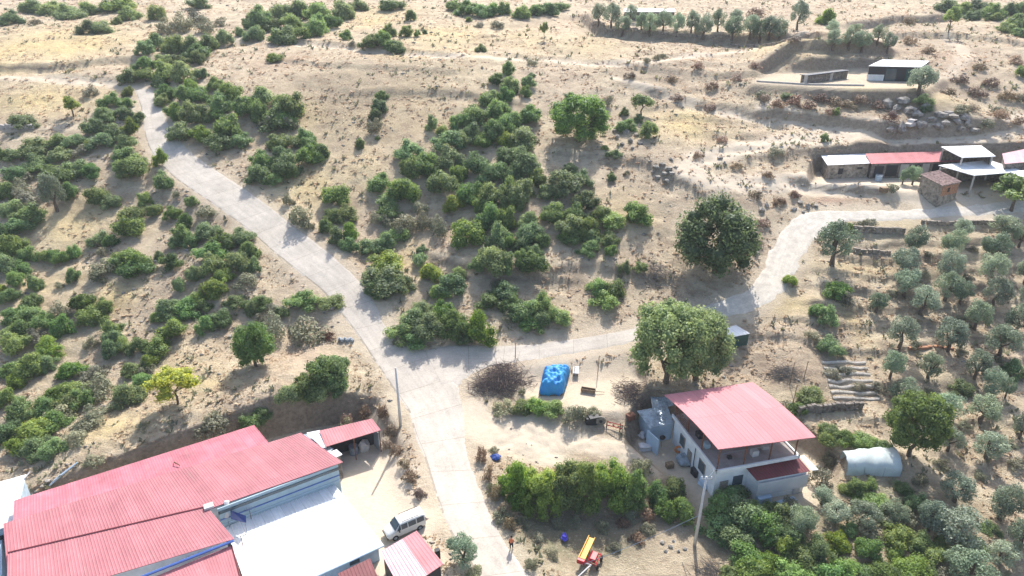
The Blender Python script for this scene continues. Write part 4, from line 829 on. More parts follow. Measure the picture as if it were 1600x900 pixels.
# pale wreck in the rocks
q = at(1424, 197); w = empty('wrecked_car', q, 'pale wrecked car body half buried among the grey rocks', 'wreck', rz=R(38))
bm = BM(); loft(bm, [[(x, -.8*k, .2), (x, .8*k, .2), (x, .62*k, z), (x, -.62*k, z)] for x, z, k in ((-2.0, .7, .9), (-1.2, .85, 1), (-.8, 1.35, 1), (.5, 1.35, 1), (1.0, .9, 1), (2.0, .7, .9))]); obj('body', bm, M['concrete'], w, False, False)
bm = BM(); box(bm, (-.15, 0, 1.1), (1.2, 1.42, .32)); obj('window', bm, M['dark'], w, False, False)
# concrete blocks and scrap heap beside the road
for i in range(6):
    q = at(531+i*4, 532+(i % 2)*2); bm = BM(); box(bm, (0, 0, .22), (.42, .3, .4), 0, .02); box(bm, (0, 0, .46), (.2, .12, .08)); o = obj('concrete_block', bm, M['zinc']); o.location = q; o.rotation_euler = (0, 0, R(10*i)); setp(o, f"pale concrete block {['leftmost','second','third','third from the right','second from the right','rightmost'][i]} in the row by the road bend", 'block', 'concrete blocks by the road')
def twigs(name, px, py, rx, ry, hh, n, label, cat, m='twig', Ln=1.6, r0=.035):
    c = at(px, py); bm = BM()
    for i in range(n):
        x, y = rng.normal(0, .45, 2); a = rng.uniform(0, 6.28); e = rng.uniform(-.1, .6); L_ = Ln*rng.uniform(.5, 1.2); z = hh*rng.uniform(0, 1)*math.exp(-(x*x+y*y))
        p = c+Vector((x*rx, y*ry, 0)); p.z = H(p.x, p.y)+z; d_ = Vector((math.cos(a)*math.cos(e), math.sin(a)*math.cos(e), math.sin(e)))*L_
        cyl(bm, p-d_*.4, p+d_*.6, r0, r0*.4, 3, False)
    o = obj(name, bm, M[m]); return setp(o, label, cat)
twigs('brush_pile', 786, 596, 3.6, 2.6, 1.6, 520, 'large heap of cut grey branches on the corner of the junction', 'brush pile', Ln=2.4)
twigs('brush_pile', 764, 606, 2.4, 1.8, .8, 260, 'low brown brush heap at the tip of the junction corner', 'brush pile')
twigs('scrap_heap', 514, 529, .9, .9, .9, 110, 'dark twisted scrap heap beside the row of concrete blocks', 'scrap heap', 'rust', .9)
twigs('brush_pile', 985, 615, 2.2, 2.6, 1.2, 320, 'brown brush heap between the huge tree and the side yard', 'brush pile')
twigs('brush_pile', 1225, 585, 2.6, 1.6, .8, 200, 'scattered cut branches on the slope above the pink roof', 'brush pile', 'grey_wood')
twigs('brush_pile', 1110, 893, 2., 1.2, .7, 90, 'dead branches at the foot of the pole by the bottom edge', 'brush pile', 'grey_wood', 1.8)
twigs('brush_pile', 1393, 188, 1.8, 1.5, 2.0, 200, 'brown dead bush heap left of the wrecked car', 'brush pile', 'rust', 1.4)
twigs('brush_pile', 1030, 430, 3., 3., .8, 240, 'dead grey branches below the left side of the big pale tree', 'brush pile', 'grey_wood', 1.6)
q = at(932, 664); w = empty('cable_reel', q, 'weathered wheel leaning on scrap beside the side yard gate', 'reel')
bm = BM(); cyl(bm, q+Vector((.5, -.1, .65)), q+Vector((.5, .1, .65)), .65, .65, 20); obj('disc', bm, M['grey_wood'], w); bm = BM(); cyl(bm, q+Vector((.5, -.2, .65)), q+Vector((.5, .2, .65)), .2, .2, 12); obj('hub', bm, M['dark'], w)
bm = BM(); box(bm, q+Vector((-.6, .2, .55)), (1.6, .8, 1.1), .2, .04); box(bm, q+Vector((-.4, .1, 1.2)), (1.3, .9, .16), .3, .03); setp(obj('scrap_cabinet', bm, [M['dark'], ]), 'dark scrap cabinet under a pale lid left of the wheel', 'cabinet')
for i, (px, py, hh) in enumerate([(1234, 600, 3.4), (1256, 592, 2.8), (1238, 634, 3.2), (897, 584, 1.2), (934, 583, 2.8), (947, 668, 1.1), (968, 672, 1.1), (805, 560, 2.6), (1330, 262, 1.5)]):
    q = at(px, py); bm = BM(); cyl(bm, (0, 0, -.3), (.06, 0, hh), .06, .045, 6); cyl(bm, (.04, 0, hh-.25), (.3, 0, hh-.1), .03, .02, 5); o = obj('wooden_stake', bm, M['wood']); o.location = q
    setp(o, ['tall thin stake above the right corner of the pink roof', 'stake farther right above the terraced garden', 'stake just behind the right edge of the pink roof', 'short stake beside the white panel box', 'thin stake standing in the side yard clearing', 'short stake left of the red rail fence', 'short stake right end of the red rail fence', 'thin stake on the lane edge by the brush heap', 'stake beside the stone hut yard'][i], 'stake', 'wooden stakes')
a, b = at(948, 668), at(972, 674); w = empty('rail_fence', a, 'short low fence with red rails by the side yard gate', 'fence'); bm = BM()
for z in (.4, .9): cyl(bm, a+Vector((0, 0, z)), b+Vector((0, 0, z)), .06, .06, 5)
obj('rail', bm, M['red_paint'], w); bm = BM(); cyl(bm, a, a+Vector((0, 0, 1)), .06, .06, 6); obj('post', bm, M['wood'], w); bm = BM(); cyl(bm, b, b+Vector((0, 0, 1)), .06, .06, 6); obj('post', bm, M['wood'], w)
# pale pipe wall on far left
a, b = at(-5, 202), at(56, 202); w = empty('stone_kerb_wall', a, 'low whitish dry stone wall in the field at the left edge', 'wall'); bm = BM(); n = 22
for i in range(n): c = a.lerp(b, i/n); c.z = H(c.x, c.y)+.35; box(bm, c, ((b-a).length/n*.95, .7, .9+.3*math.sin(i*2.3)), .1*math.sin(i), .12)
obj('wall', bm, M['concrete'], w)
# garden rows, stacked pipes
w = empty('pipe_stack', at(110, 745), 'stack of blue grey pipes on the bank behind the left workshop roof', 'pipes'); bm = BM()
for i in range(7): a, b = at(78+i*2, 762-i*2.2), at(108+i*2.5, 738-i*2.0); cyl(bm, a+Vector((0, 0, .25)), b+Vector((0, 0, .35)), .09, .09, 6)
obj('pipes', bm, M['blue_wall'], w)
# boulders ------------------------------------------------------------
BL = [('from left on the upper right rocky knoll', [(1385,165,9),(1400,172,8),(1412,160,9),(1395,180,7),(1420,175,8),(1432,182,9),(1445,170,8),(1408,203,9),(1390,205,6),(1440,198,8),(1455,190,7)]),
      ('from left right of the wrecked car', [(1470,182,8),(1480,178,6),(1488,185,9),(1495,192,7),(1476,196,8),(1505,186,8),(1512,196,7),(1465,200,6),(1500,203,6),(1520,205,7)]),
      ('from left in the heap above the big pale tree', [(1025,262,7),(1035,258,8),(1045,264,8),(1038,272,8),(1050,272,7),(1028,278,7),(1042,284,7),(1020,270,5),(1048,250,6),(1055,262,5)]),
      ('from left beside the round topped pale tree', [(965,215,7),(978,208,8),(985,222,8),(995,212,6),(972,226,6),(1000,225,7),(960,205,5),(988,232,5)]),
      ('from left on the verge beside the big pale tree', [(1165,345,7),(1175,352,6),(1160,370,8),(1172,378,7),(1190,330,8),(1198,322,6),(1180,395,7),(1168,360,5)]),
      ('from left on the slope above the gravel bend', [(1125,248,6),(1132,256,5),(1250,318,8),(1262,325,8),(1240,328,7),(1275,322,6),(1255,332,5)]),
      ('from left behind the workshop roof', [(50,775,7),(58,768,6),(45,785,6),(66,760,5),(75,752,6)]),
      ('from left along the verge above the dark oaks', [(408,478,8),(442,484,8),(462,478,10),(518,482,10),(370,520,6),(360,526,5),(455,522,5),(480,527,5)]),
      ('from left in the rubble beside the pole', [(1035,848,6),(1048,855,6),(1060,862,5),(1040,862,5),(1070,858,6),(1052,846,4)])]
for ph_, L_ in BL:
    L2 = sorted(L_); nn = len(L2)
    for i, (px, py, s) in enumerate(L2):
        q = at(px, py); k = depth(*q)/F*s*(1.35 if 'knoll' in ph_ or 'wrecked' in ph_ else .8); sd_ = px*7+py
        nth = ['leftmost', 'second', 'third', 'fourth', 'fifth', 'sixth', 'seventh', 'eighth', 'ninth', 'tenth', 'eleventh'][i]
        if i == nn-1: nth = 'rightmost'; 
        lump('boulder', q+Vector((0, 0, k*.25)), (k*random.uniform(.8, 1.2), k*random.uniform(.7, 1.), k*random.uniform(.45, .8)), M['rockm'], (f'{nth} grey boulder {ph_}' if 'most' not in nth else f'{nth} grey boulder {ph_[10:]}'), 'boulder', sd_, random.uniform(0, 3), 'boulders '+ph_[10:], 1)

# terraced vegetable garden above the house
w = empty('garden_bed', at(1325, 590), 'terraced vegetable garden with pale soil ridges right of the pink roof', 'garden bed')
for i in range(7):
    y = 566+i*9.5; a, b = at(1283+i*3, y), at(1352+i*3.5, y+1); bm = BM(); n = 12
    for k in range(n):
        p_, q_ = a.lerp(b, k/n), a.lerp(b, (k+1)/n); p_.z = H(p_.x, p_.y)+.05; q_.z = H(q_.x, q_.y)+.05; cyl(bm, p_, q_, .24, .22, 6)
    o = obj('ridge', bm, M['gravel'], w)
def drywall(px, hh, label, name='dry_stone_wall', m='stone'):
    pts = [at(*p) for p in px]; bm = BM(); r_ = random.Random(px[0][0])
    for a, b in zip(pts, pts[1:]):
        n = max(2, int((b-a).length/.55))
        for k in range(n):
            for lv in range(max(1, int(hh/.42))):
                c = a.lerp(b, (k+.5+r_.uniform(-.2, .2))/n); c.z = H(c.x, c.y)-.1+.42*lv+.18; box(bm, c+Vector((0, r_.uniform(-.06, .06), 0)), (.6*r_.uniform(.8, 1.1), .45, .42*r_.uniform(.85, 1.1)), math.atan2(b.y-a.y, b.x-a.x)+r_.uniform(-.1, .1), .05)
    return setp(obj(name, bm, M[m]), label, 'stone wall', kind='thing')
drywall([(1330,362),(1365,364),(1412,366)], 1.3, 'dry stone terrace wall just below the gravel road in the grove')
drywall([(1330,392),(1362,396),(1390,398)], .9, 'short dry stone wall left of the second olive row')
drywall([(1245,648),(1290,643),(1345,640)], 1.3, 'dark dry stone wall below the vegetable garden', m='stone_dark')
drywall([(1440,350),(1475,352),(1530,350),(1570,352)], 1.0, 'dry stone terrace wall under the gravel road at right')
drywall([(1390,258),(1440,285),(1452,296)], 1.0, 'low rubble wall of the yard before the stable')
drywall([(925,40),(945,50),(1000,53),(1060,56),(1140,60),(1250,66)], .9, 'long stone wall below the top row of olives')
drywall([(1418,545),(1450,543),(1490,545)], .8, 'reddish terrace wall between olives in the middle grove', m='brick')

# yard clutter round the house
def crate(px, py, s, m, lab, z=None, cat='crate', rz=0):
    q = at(px, py) if z is None else P(px, py, z); bm = BM(); sx, sy, sz = s
    box(bm, (0, 0, sz*.5), s, 0, .03); 
    for k in (-.3, .3): box(bm, (k*sx, -sy*.5-.02, sz*.5), (.08, .05, sz*.9))
    box(bm, (0, 0, sz+.03), (sx*1.04, sy*1.04, .06)); o = obj(cat.replace(' ', '_'), bm, M[m]); o.location = q; o.rotation_euler = (0, 0, rz); setp(o, lab, cat)
crate(1046, 730, (.9, .6, .6), 'wood', 'wooden crate in the yard left of the long house wall', rz=.3)
crate(1086, 742, (1.0, .7, .8), 'dark', 'dark chest against the side wall near the pole', cat='chest', rz=-1.2)
crate(1192, 783, (1.6, .7, .7), 'blue_wall', 'pale blue chest before the white awning shed', cat='chest', rz=.25)
crate(1240, 768, (.8, .8, .9), 'white_sheet', 'white box at the right end of the awning shed', cat='box', rz=.2)
crate(1275, 735, (1.4, .4, .3), 'grey_wood', 'grey plank stack right of the awning shed', cat='plank stack', rz=.8)
crate(985, 655, (1.0, .8, .7), 'rust', 'rusty metal box left of the annex', cat='box', rz=.5)
crate(1380, 300, (1.2, .9, .8), 'wood', 'brown crate below the stable on the farmyard edge', rz=.2)
crate(1398, 262, (1.0, .8, .9), 'concrete', 'grey block in front of the stable bays', cat='block', rz=.1)
crate(530, 740, (.8, .6, .5), 'zinc', 'grey metal crate in the dirt yard below the canopy', rz=.4)
crate(684, 872, (.5, .4, 1.1), 'dark', 'dark upright bin right of the half faded roof', cat='bin', rz=.4)
w = empty('clothes_line', h(-4.9, -5.4, 0), 'thin line strung along the open terrace front', 'line')
bm = BM(); cyl(bm, h(-4.9, -5.05, 6.1), h(4.9, -5.05, 6.1), .02, .02, 4); obj('line', bm, M['zinc'], w)
# ------------------------------------------------------------------ PLANTS
def crown_mesh(name, lobes, n, leaf, m, seed, up=.25, flat=.0, core=True, jit=.0, stem=None, out=.75):
    """leaf-sized faces spread through and over a set of lobes (x,y,z,r,squash)"""
    g = np.random.default_rng(seed); lobes = np.array(lobes, float); A = lobes[:, 3]**2; pick = g.choice(len(lobes), n, p=A/A.sum())
    v = g.normal(size=(n, 3)); v /= np.linalg.norm(v, axis=1)[:, None]; rr = 1-.45*g.random(n)**2.2; spray = g.random(n) < .16; rr = np.where(spray, rr*(1.05+.3*g.random(n)), rr)
    lb = lobes[pick]; c = lb[:, :3]+v*(lb[:, 3]*rr)[:, None]*np.stack([np.ones(n), np.ones(n), lb[:, 4]], 1)
    nr = v*out+g.normal(size=(n, 3))*.55+np.array([0, 0, up]); nr /= np.linalg.norm(nr, axis=1)[:, None]
    t = np.cross(nr, g.normal(size=(n, 3))); t /= np.linalg.norm(t, axis=1)[:, None]; b = np.cross(nr, t)
    s = leaf*(.6+.8*g.random(n)); s1 = s[:, None]*t; s2 = (s*(.45+.4*g.random(n)))[:, None]*b
    V = np.stack([c-s1, c-s2, c+s1, c+s2], 1).reshape(-1, 3); Q = np.arange(4*n).reshape(-1, 4)
    lt = g.random(len(lobes)); T = np.clip(.02+.42*lt[pick]+.42*g.random(n)+.12*(c[:, 2]/max(c[:, 2].max(), .01)), 0, 1)
    keep = c[:, 2] > .015; Q = Q[keep]; T = np.repeat(T, 4); me_f = [Q]; 
    VV = [V]; TT = [T]; off = len(V)
    if core:
        bm = bmesh.new()
        for l in lobes: bmesh.ops.create_icosphere(bm, subdivisions=1, radius=1, matrix=Matrix.Translation(l[:3]) @ Matrix.Diagonal((l[3]*.68, l[3]*.68, l[3]*l[4]*.68, 1)))
        cv = np.array([tuple(q.co) for q in bm.verts]); cv[:, 2] = np.maximum(cv[:, 2], .005); cq = np.array([[q.index for q in f.verts]+[f.verts[2].index] for f in bm.faces]); bm.free()
        tri = cq[:, :3]
    me = bpy.data.meshes.new(name)
    allV = np.vstack([V, cv]) if core else V; nq = len(Q); nt_ = len(tri) if core else 0
    me.vertices.add(len(allV)); me.vertices.foreach_set('co', allV.astype(np.float32).ravel())
    li = np.concatenate([Q.ravel(), (tri+len(V)).ravel()]) if core else Q.ravel(); me.loops.add(len(li)); me.loops.foreach_set('vertex_index', li.astype(np.int32))
    ls = np.concatenate([np.arange(nq)*4, nq*4+np.arange(nt_)*3]).astype(np.int32); me.polygons.add(nq+nt_); me.polygons.foreach_set('loop_start', ls); me.update(calc_edges=True)
    a = me.attributes.new('tint', 'FLOAT', 'POINT'); a.data.foreach_set('value', np.concatenate([T, np.full(len(allV)-len(V), .2)]).astype(np.float32))
    me.materials.append(m); return me
def bush_lobes(seed, n=16, hh=.62, spread=.34, r=(.12, .2)):
    g = random.Random(seed); L = []
    for i in range(n):
        a = g.uniform(0, 6.28); d = spread*math.sqrt(g.random()); z = (hh*.92)*(1-(d/.5)**2)*g.uniform(.25, 1); q = g.uniform(*r)
        L.append((d*math.cos(a), d*math.sin(a), max(z-q*.4, q*.55), q, g.uniform(.75, 1.05)))
    L.append((0, 0, hh*.4, .25, .8)); return L
def tree_lobes(seed, n=18, cz=.62, ch=.36, spread=.36, r=(.10, .17), hollow=0.):
    g = random.Random(seed); L = []
    for i in range(n):
        a = g.uniform(0, 6.28); e = math.asin(g.uniform(-.75, 1)); k = g.uniform(.55+hollow, 1); d = spread*math.cos(e)*k; L.append((d*math.cos(a), d*math.sin(a), cz+ch*.78*math.sin(e)*k, g.uniform(*r), g.uniform(.7, 1)))
    return L
def trunk_mesh(name, lobes, seed, r=.05, h0=.36, limbs=5):
    g = random.Random(seed); bm = bmesh.new(); p = Vector((0, 0, -.08)); q = Vector((g.uniform(-.03, .03), g.uniform(-.03, .03), h0*.55)); s = Vector((g.uniform(-.05, .05), g.uniform(-.05, .05), h0))
    cyl(bm, p, q, r*1.25, r*.95, 7); cyl(bm, q, s, r*.95, r*.75, 7)
    for l in g.sample(list(lobes), min(limbs, len(lobes))):
        c = Vector(l[:3]); m_ = s.lerp(c, .5)+Vector((g.uniform(-.03, .03), g.uniform(-.03, .03), -.02)); cyl(bm, s, m_, r*.6, r*.4, 5); cyl(bm, m_, c, r*.4, r*.12, 5)
    me = bpy.data.meshes.new(name); bm.to_mesh(me); bm.free(); me.materials.append(M['bark']); return me
PB = {'d': [crown_mesh('oak_bush', bush_lobes(i, 19, .66, .37, (.09, .17)), 4200, .021, M['oak_leaf'], i) for i in range(12)],
      'g': [crown_mesh('green_bush', bush_lobes(50+i, 14, .74, .32, (.11, .19)), 3600, .022, M['green_leaf'], 50+i) for i in range(7)],
      's': [crown_mesh('sage_shrub', bush_lobes(90+i, 16, .6, .38, (.07, .14)), 1500, .026, M['sage_leaf'], 90+i, up=.6, core=False) for i in range(5)]}
PB['h'] = [crown_mesh('hedge_bush', bush_lobes(150+i, 44, .85, .38, (.08, .14)), 9500, .016, M['hedge_leaf'], 150+i) for i in range(3)]
PB['r'] = [crown_mesh('dry_shrub', bush_lobes(170+i, 14, .5, .38, (.07, .13)), 1100, .028, M['brown_leaf'], 170+i, up=.7, core=False) for i in range(4)]
PT = {}
def mk_tree(k, nm, seeds, m, n, leaf, nl, cz, ch, sp, r, h0, tr, core=True, hollow=.1, out=.75):
    PT[k] = []
    for s in seeds:
        L = tree_lobes(s, nl, cz, ch, sp, r, hollow); PT[k].append((crown_mesh('crown', L, n, leaf, m, s, core=core, out=out), trunk_mesh('trunk', L, s, tr, h0)))
mk_tree('o', 'olive_tree', range(200, 207), M['olive_leaf'], 4600, .021, 26, .53, .42, .38, (.10, .17), .26, .055, False)
mk_tree('b', 'broadleaf_tree', range(220, 223), M['broad_leaf'], 14000, .015, 62, .45, .54, .42, (.09, .16), .22, .035)
mk_tree('w', 'oak_tree', range(230, 232), M['oak_leaf'], 15000, .015, 70, .50, .50, .43, (.08, .14), .2, .035)
mk_tree('y', 'yellow_tree', range(240, 242), M['yellow_leaf'], 5000, .017, 40, .60, .36, .40, (.09, .15), .3, .022, True, 0)
mk_tree('t', 'small_tree', range(250, 252), M['green_leaf'], 1800, .03, 12, .64, .32, .34, (.12, .2), .36, .03)
KN = {'h': ('hedge_bush', 'tall yellow green hedge bush', 'hedge bush'), 'r': ('dry_shrub', 'brown dry shrub', 'shrub'), 'd': ('oak_bush', 'dark green oak bush', 'bush'), 'g': ('green_bush', 'bright green bush', 'bush'), 's': ('sage_shrub', 'grey green shrub', 'shrub'),
      'o': ('olive_tree', 'silvery olive tree', 'olive tree'), 'b': ('broadleaf_tree', 'big pale green tree', 'tree'), 'w': ('spreading_tree', 'huge dark tree', 'tree'), 'y': ('yellow_green_tree', 'yellow green tree', 'tree'), 't': ('small_tree', 'small green tree', 'tree')}
NTH = ['first','second','third','fourth','fifth','sixth','seventh','eighth','ninth','tenth','eleventh','twelfth','thirteenth','fourteenth','fifteenth','sixteenth','seventeenth','eighteenth','nineteenth','twentieth']
used = {}
def plant(kind, cx, cy, w, h, bx=None, by=None, label='', group=None):
    py = by if by is not None else cy+.25*h; px = bx if bx is not None else cx
    for _ in range(2):
        p = at(px, py); dz = depth(*p); k = dz/F; W = w*k; sd_ = (CAMZ-p.z)/math.dist((0, 0, CAMZ), p); cd = math.sqrt(1-sd_*sd_)
        if by is None:
            Hh = math.sqrt(max((h*k)**2-(W*sd_)**2, (.45*W)**2))/cd; Hh = min(max(Hh*1.12, .62*W), 1.5*W); py = cy+.5*Hh*cd/k
    i = used.get(kind, 0); used[kind] = i+1; rz = random.uniform(0, 6.28)
    if kind in PB:
        me = PB[kind][random.randrange(len(PB[kind]))]; o = bpy.data.objects.new(KN[kind][0], me); COL.objects.link(o)
        o.location = (p.x, p.y, p.z-.04*W); hs = {'d': .80, 'g': .88, 's': .72, 'h': .98, 'r': .6}[kind]; o.rotation_euler = (0, 0, rz); o.scale = (W*1.2, W*1.2, Hh/hs*1.08)
    else:
        if by is None: T = Hh*1.12
        else: T = max((by-cy)*k/cd/(.54 if kind in 'obw' else .60), .5*W)
        if by is None: p = at(px, cy+.6*T*cd/k)
        cm, tm = PT[kind][random.randrange(len(PT[kind]))]; o = bpy.data.objects.new(KN[kind][0], None); COL.objects.link(o); o.location = p; o.rotation_euler = (0, 0, rz); sc = .95 if kind == 'o' else 1.05; o.scale = (W*sc, W*sc, T); o.empty_display_size = .2
        for nm, me in (('crown', cm), ('trunk', tm)): c = bpy.data.objects.new(nm, me); COL.objects.link(c); c.parent = o
    setp(o, label, KN[kind][2], group); return o
def region(ph, d):
    """ph: where they stand ; d: kind -> [(cx, cy, w, h)...]"""
    for kind, L in d.items():
        L = sorted(L); n = len(L)
        for i, q in enumerate(L):
            nm = KN[kind][1]
            if n == 1: lab = f'{nm} {ph}'
            elif n == 2: lab = f'{["left","right"][i]} one of two {nm}{"es" if nm.endswith("bush") else "s"} {ph}'
            elif i == 0: lab = f'leftmost {nm} {ph}'
            elif i == n-1: lab = f'rightmost {nm} {ph}'
            elif i < (n+1)//2 or i > 19: lab = f'{NTH[i]} {nm} from left {ph}'
            else: lab = f'{NTH[n-1-i]} {nm} from right {ph}'
            if q[0] == 0: continue
            plant(kind, *q[:4], *(q[4:6] if len(q) > 4 else ()), label=lab, group=(f'{nm}s {ph}' if n > 1 else None))
region('along the top left edge', {'d': [(50,5,45,22),(18,22,40,26),(85,8,42,22),(110,12,50,24),(138,9,30,22),(170,5,40,20),(205,16,34,26),(190,2,50,16),(310,1,36,16)], 's': [(55,32,20,10)]})
region('in the upper left straw field', {'d': [(137,37,30,26),(163,36,34,26),(182,30,16,14)], 'g': [(247,12,30,32)]})
region('in the belt above the lane head', {'s': [(262,36,36,26),(285,30,40,32),(308,22,42,28),(324,36,32,24),(345,31,26,16)], 'd': [(228,68,32,28),(250,60,38,32),(275,62,42,34),(302,62,40,34),(328,60,38,34),(352,52,32,26),(312,74,44,18),(375,46,20,18),(395,28,32,26),(396,48,30,26)]})
region('in the clump where the concrete road ends', {'d': [(230,93,38,26),(255,88,30,18),(205,112,38,28),(232,110,32,24),(262,103,46,34),(291,105,42,38),(282,92,32,22),(311,86,24,24),(318,110,20,22),(250,124,28,20)]})
region('in the thicket right of the upper road', {'d': [(262,138,32,26),(257,152,26,22),(288,141,38,32),(315,140,38,32),(337,127,34,24),(362,138,38,32),(345,152,42,36),(308,167,44,40),(337,170,32,28),(360,187,52,50),(285,200,42,34),(340,215,52,32),(376,213,42,28)], 'g': [(300,128,28,26),(275,170,34,34),(386,158,40,38),(315,205,36,30)]})
region('beside the left verge of the upper road', {'g': [(200,138,22,20),(218,182,24,20),(253,242,24,36)], 'd': [(175,150,38,26),(200,156,24,18),(170,173,38,28),(195,172,30,24),(255,274,32,32),(266,283,20,18),(35,182,48,28)], 's': [(145,138,26,20)]})
plant('t', 115, 163, 36, 40, 115, 182, 'round green tree on the straw field left of the road', None)
region('in the scrub left of the upper road', {'d': [(150,192,38,30),(182,200,32,28),(160,212,44,28),(95,214,46,30),(60,222,50,20),(120,215,40,24),(200,218,32,26),(195,236,38,26),(190,254,32,22),(216,250,52,36),(206,264,38,22)], 'g': [(205,196,28,32),(5,235,20,30),(138,224,26,16)]})
region('in the scrub along the upper left edge', {'d': [(30,235,40,24),(60,245,42,28),(98,234,42,22),(25,262,40,30),(62,257,32,20),(95,262,56,36),(122,256,42,32),(145,260,32,28)], 's': [(45,274,26,16),(35,287,32,30),(130,232,30,20),(80,228,30,16)]})
region('on the sunlit slope in the left third', {'g': [(112,290,28,36),(155,296,36,34),(208,325,42,28),(205,347,50,38),(200,393,52,34),(222,400,34,36)], 'd': [(175,307,32,28),(228,305,24,28),(240,322,26,24),(160,366,38,28),(176,372,24,24),(85,393,24,26),(100,398,28,24),(118,388,22,22),(72,396,20,20),(178,408,32,28),(117,425,24,26),(215,413,50,20)], 's': [(165,412,42,30),(150,427,32,24),(160,390,20,18),(93,443,16,12)]})
plant('o', 82, 295, 46, 44, 90, 330, 'lone silvery olive tree with long shadow on the left slope', None)
region('at the left edge in the middle', {'d': [(50,325,50,36),(20,320,38,32),(30,347,42,30),(5,360,32,42),(25,377,42,42),(8,402,40,40),(45,392,30,30),(35,412,32,24),(27,430,26,26),(55,435,28,30),(12,290,28,40)], 's': [(42,302,46,28)], 'g': [(4,446,16,20)]})
region('in the thicket left of the road bend', {'d': [(301,309,22,24),(270,326,28,26),(325,355,44,30),(348,366,42,32),(378,362,42,36),(330,387,50,36),(370,400,42,42),(392,382,30,40),(397,408,22,42),(305,422,26,30),(300,368,24,30),(268,402,36,28),(250,395,16,16),(283,440,24,28),(275,376,24,22),(350,425,36,30)], 'g': [(290,338,28,32),(284,360,34,34),(337,405,46,40),(335,440,44,40)], 's': [(325,326,42,20),(277,300,16,14),(385,430,40,28)]})
region('in the thicket beside the middle road', {'d': [(410,242,42,36),(442,236,32,30),(450,252,46,44),(482,236,42,34),(500,230,30,32),(405,266,38,34),(430,274,32,24),(455,263,32,22),(445,212,52,30),(477,206,32,28),(482,217,38,26)], 'g': [(433,222,28,20)], 's': [(450,307,20,24),(468,330,44,40),(478,344,24,22)]})
region('in the clump under the straw terraces', {'d': [(418,145,46,40),(455,156,52,54),(430,177,60,40),(405,167,32,40),(448,174,42,32)], 's': [(420,190,28,26),(453,190,22,26)]})
region('in the top centre wood', {'d': [(410,20,42,42),(435,12,42,36),(465,10,42,34),(500,12,50,40),(540,10,42,34),(560,3,36,20),(445,48,46,34),(500,33,42,38),(470,46,32,26),(520,28,28,26),(405,48,24,26),(425,34,38,22),(455,30,38,28)]})
region('on the pale slope at top centre', {'d': [(612,2,40,16),(710,5,32,14),(730,8,42,26),(752,13,38,24),(772,11,30,24),(788,8,22,24),(732,28,12,9),(580,58,36,26),(598,55,32,28),(610,65,30,24),(622,70,28,20),(608,44,22,22),(635,44,24,22),(652,50,10,12),(664,48,10,10),(430,87,28,12),(752,72,20,14)], 'g': [(642,20,18,22),(540,50,22,20)], 's': [(750,36,20,10),(776,36,24,8),(550,66,16,10)]})
region('at the top edge by the white roof', {'d': [(815,14,32,24),(837,11,32,22),(858,9,32,24),(876,6,26,16)]})
region('in the column on the central field', {'d': [(597,146,20,18),(593,160,28,26),(587,174,24,24),(563,220,18,22),(590,214,8,8)], 's': [(588,192,28,24)]})
region('in the central thicket upper arm', {'d': [(792,102,24,26),(776,120,26,22),(796,126,30,26),(765,146,40,32),(790,142,26,26),(740,172,52,38),(777,166,42,40),(720,182,32,32),(700,210,52,36),(737,200,42,36),(770,196,42,40),(797,182,38,40),(675,188,20,28)], 'g': [(690,200,26,22),(725,214,38,26),(757,216,36,26),(790,213,32,30)]})
region('right of the central thicket upper arm', {'d': [(826,122,24,24),(830,115,14,10),(822,140,18,20),(803,135,14,24),(830,171,42,32),(806,182,24,26),(890,147,18,12),(818,206,52,44)]})
region('in the middle of the thicket', {'d': [(640,226,46,34),(645,255,42,42),(665,250,52,44),(692,277,52,42),(597,279,40,32),(606,307,38,28),(607,322,42,30),(702,236,42,38),(742,245,42,42),(772,260,52,42),(792,236,40,38),(737,292,44,42),(767,297,46,42),(797,288,34,42)], 'g': [(630,287,52,50),(716,262,28,36),(710,310,38,36)], 's': [(618,297,32,22)]})
region('in the central thicket right wing', {'d': [(822,242,52,46),(806,262,34,32),(815,287,52,52),(840,272,34,32),(882,277,62,44),(860,292,42,28),(907,272,38,32),(892,259,32,22),(805,302,42,42),(915,306,42,36),(865,327,42,40),(897,326,42,36),(892,347,52,42),(917,347,38,36),(937,326,32,32),(950,336,50,32),(925,366,28,26),(893,362,42,28)]})
region('in the lower central thicket', {'d': [(767,327,46,52),(792,332,34,50),(780,357,42,48),(796,372,28,30),(750,312,32,32),(822,337,34,32),(830,357,52,42),(842,367,32,32),(816,377,32,32),(832,402,48,42),(816,397,28,32),(767,397,62,52),(791,402,32,42),(750,402,34,34),(835,386,28,24)], 'g': [(728,350,56,54)], 's': [(690,350,30,30),(683,343,24,26)]})
region('among scattered bushes right of the road', {'g': [(523,295,48,42),(540,326,38,32),(550,355,30,44)], 'd': [(520,330,32,26),(512,347,26,26),(528,362,28,34),(546,377,28,28),(580,378,44,32),(602,372,30,26),(620,362,42,30),(660,385,18,16),(658,401,30,24)], 's': [(636,342,50,38),(662,340,32,34),(655,320,32,22),(585,336,24,20),(606,342,32,24)]})
region('in the row above the road fork', {'g': [(603,405,66,40),(675,418,36,36),(958,443,38,38)], 'd': [(600,427,72,42),(587,441,34,32),(625,436,42,32),(595,458,24,18),(702,434,50,36),(716,422,26,22),(692,447,42,22),(930,440,34,34),(945,464,48,30),(976,412,20,30),(1000,412,24,20),(918,381,36,28),(955,386,22,24),(950,366,36,26)]})
region('in the long hedge bank above the lane', {'d': [(640,492,52,44),(660,476,42,36),(627,514,50,34),(672,500,60,50),(652,520,50,30),(712,495,50,50),(730,520,36,30)], 'g': [(692,480,46,44),(750,506,52,54)], 's': [(625,528,30,16)]})
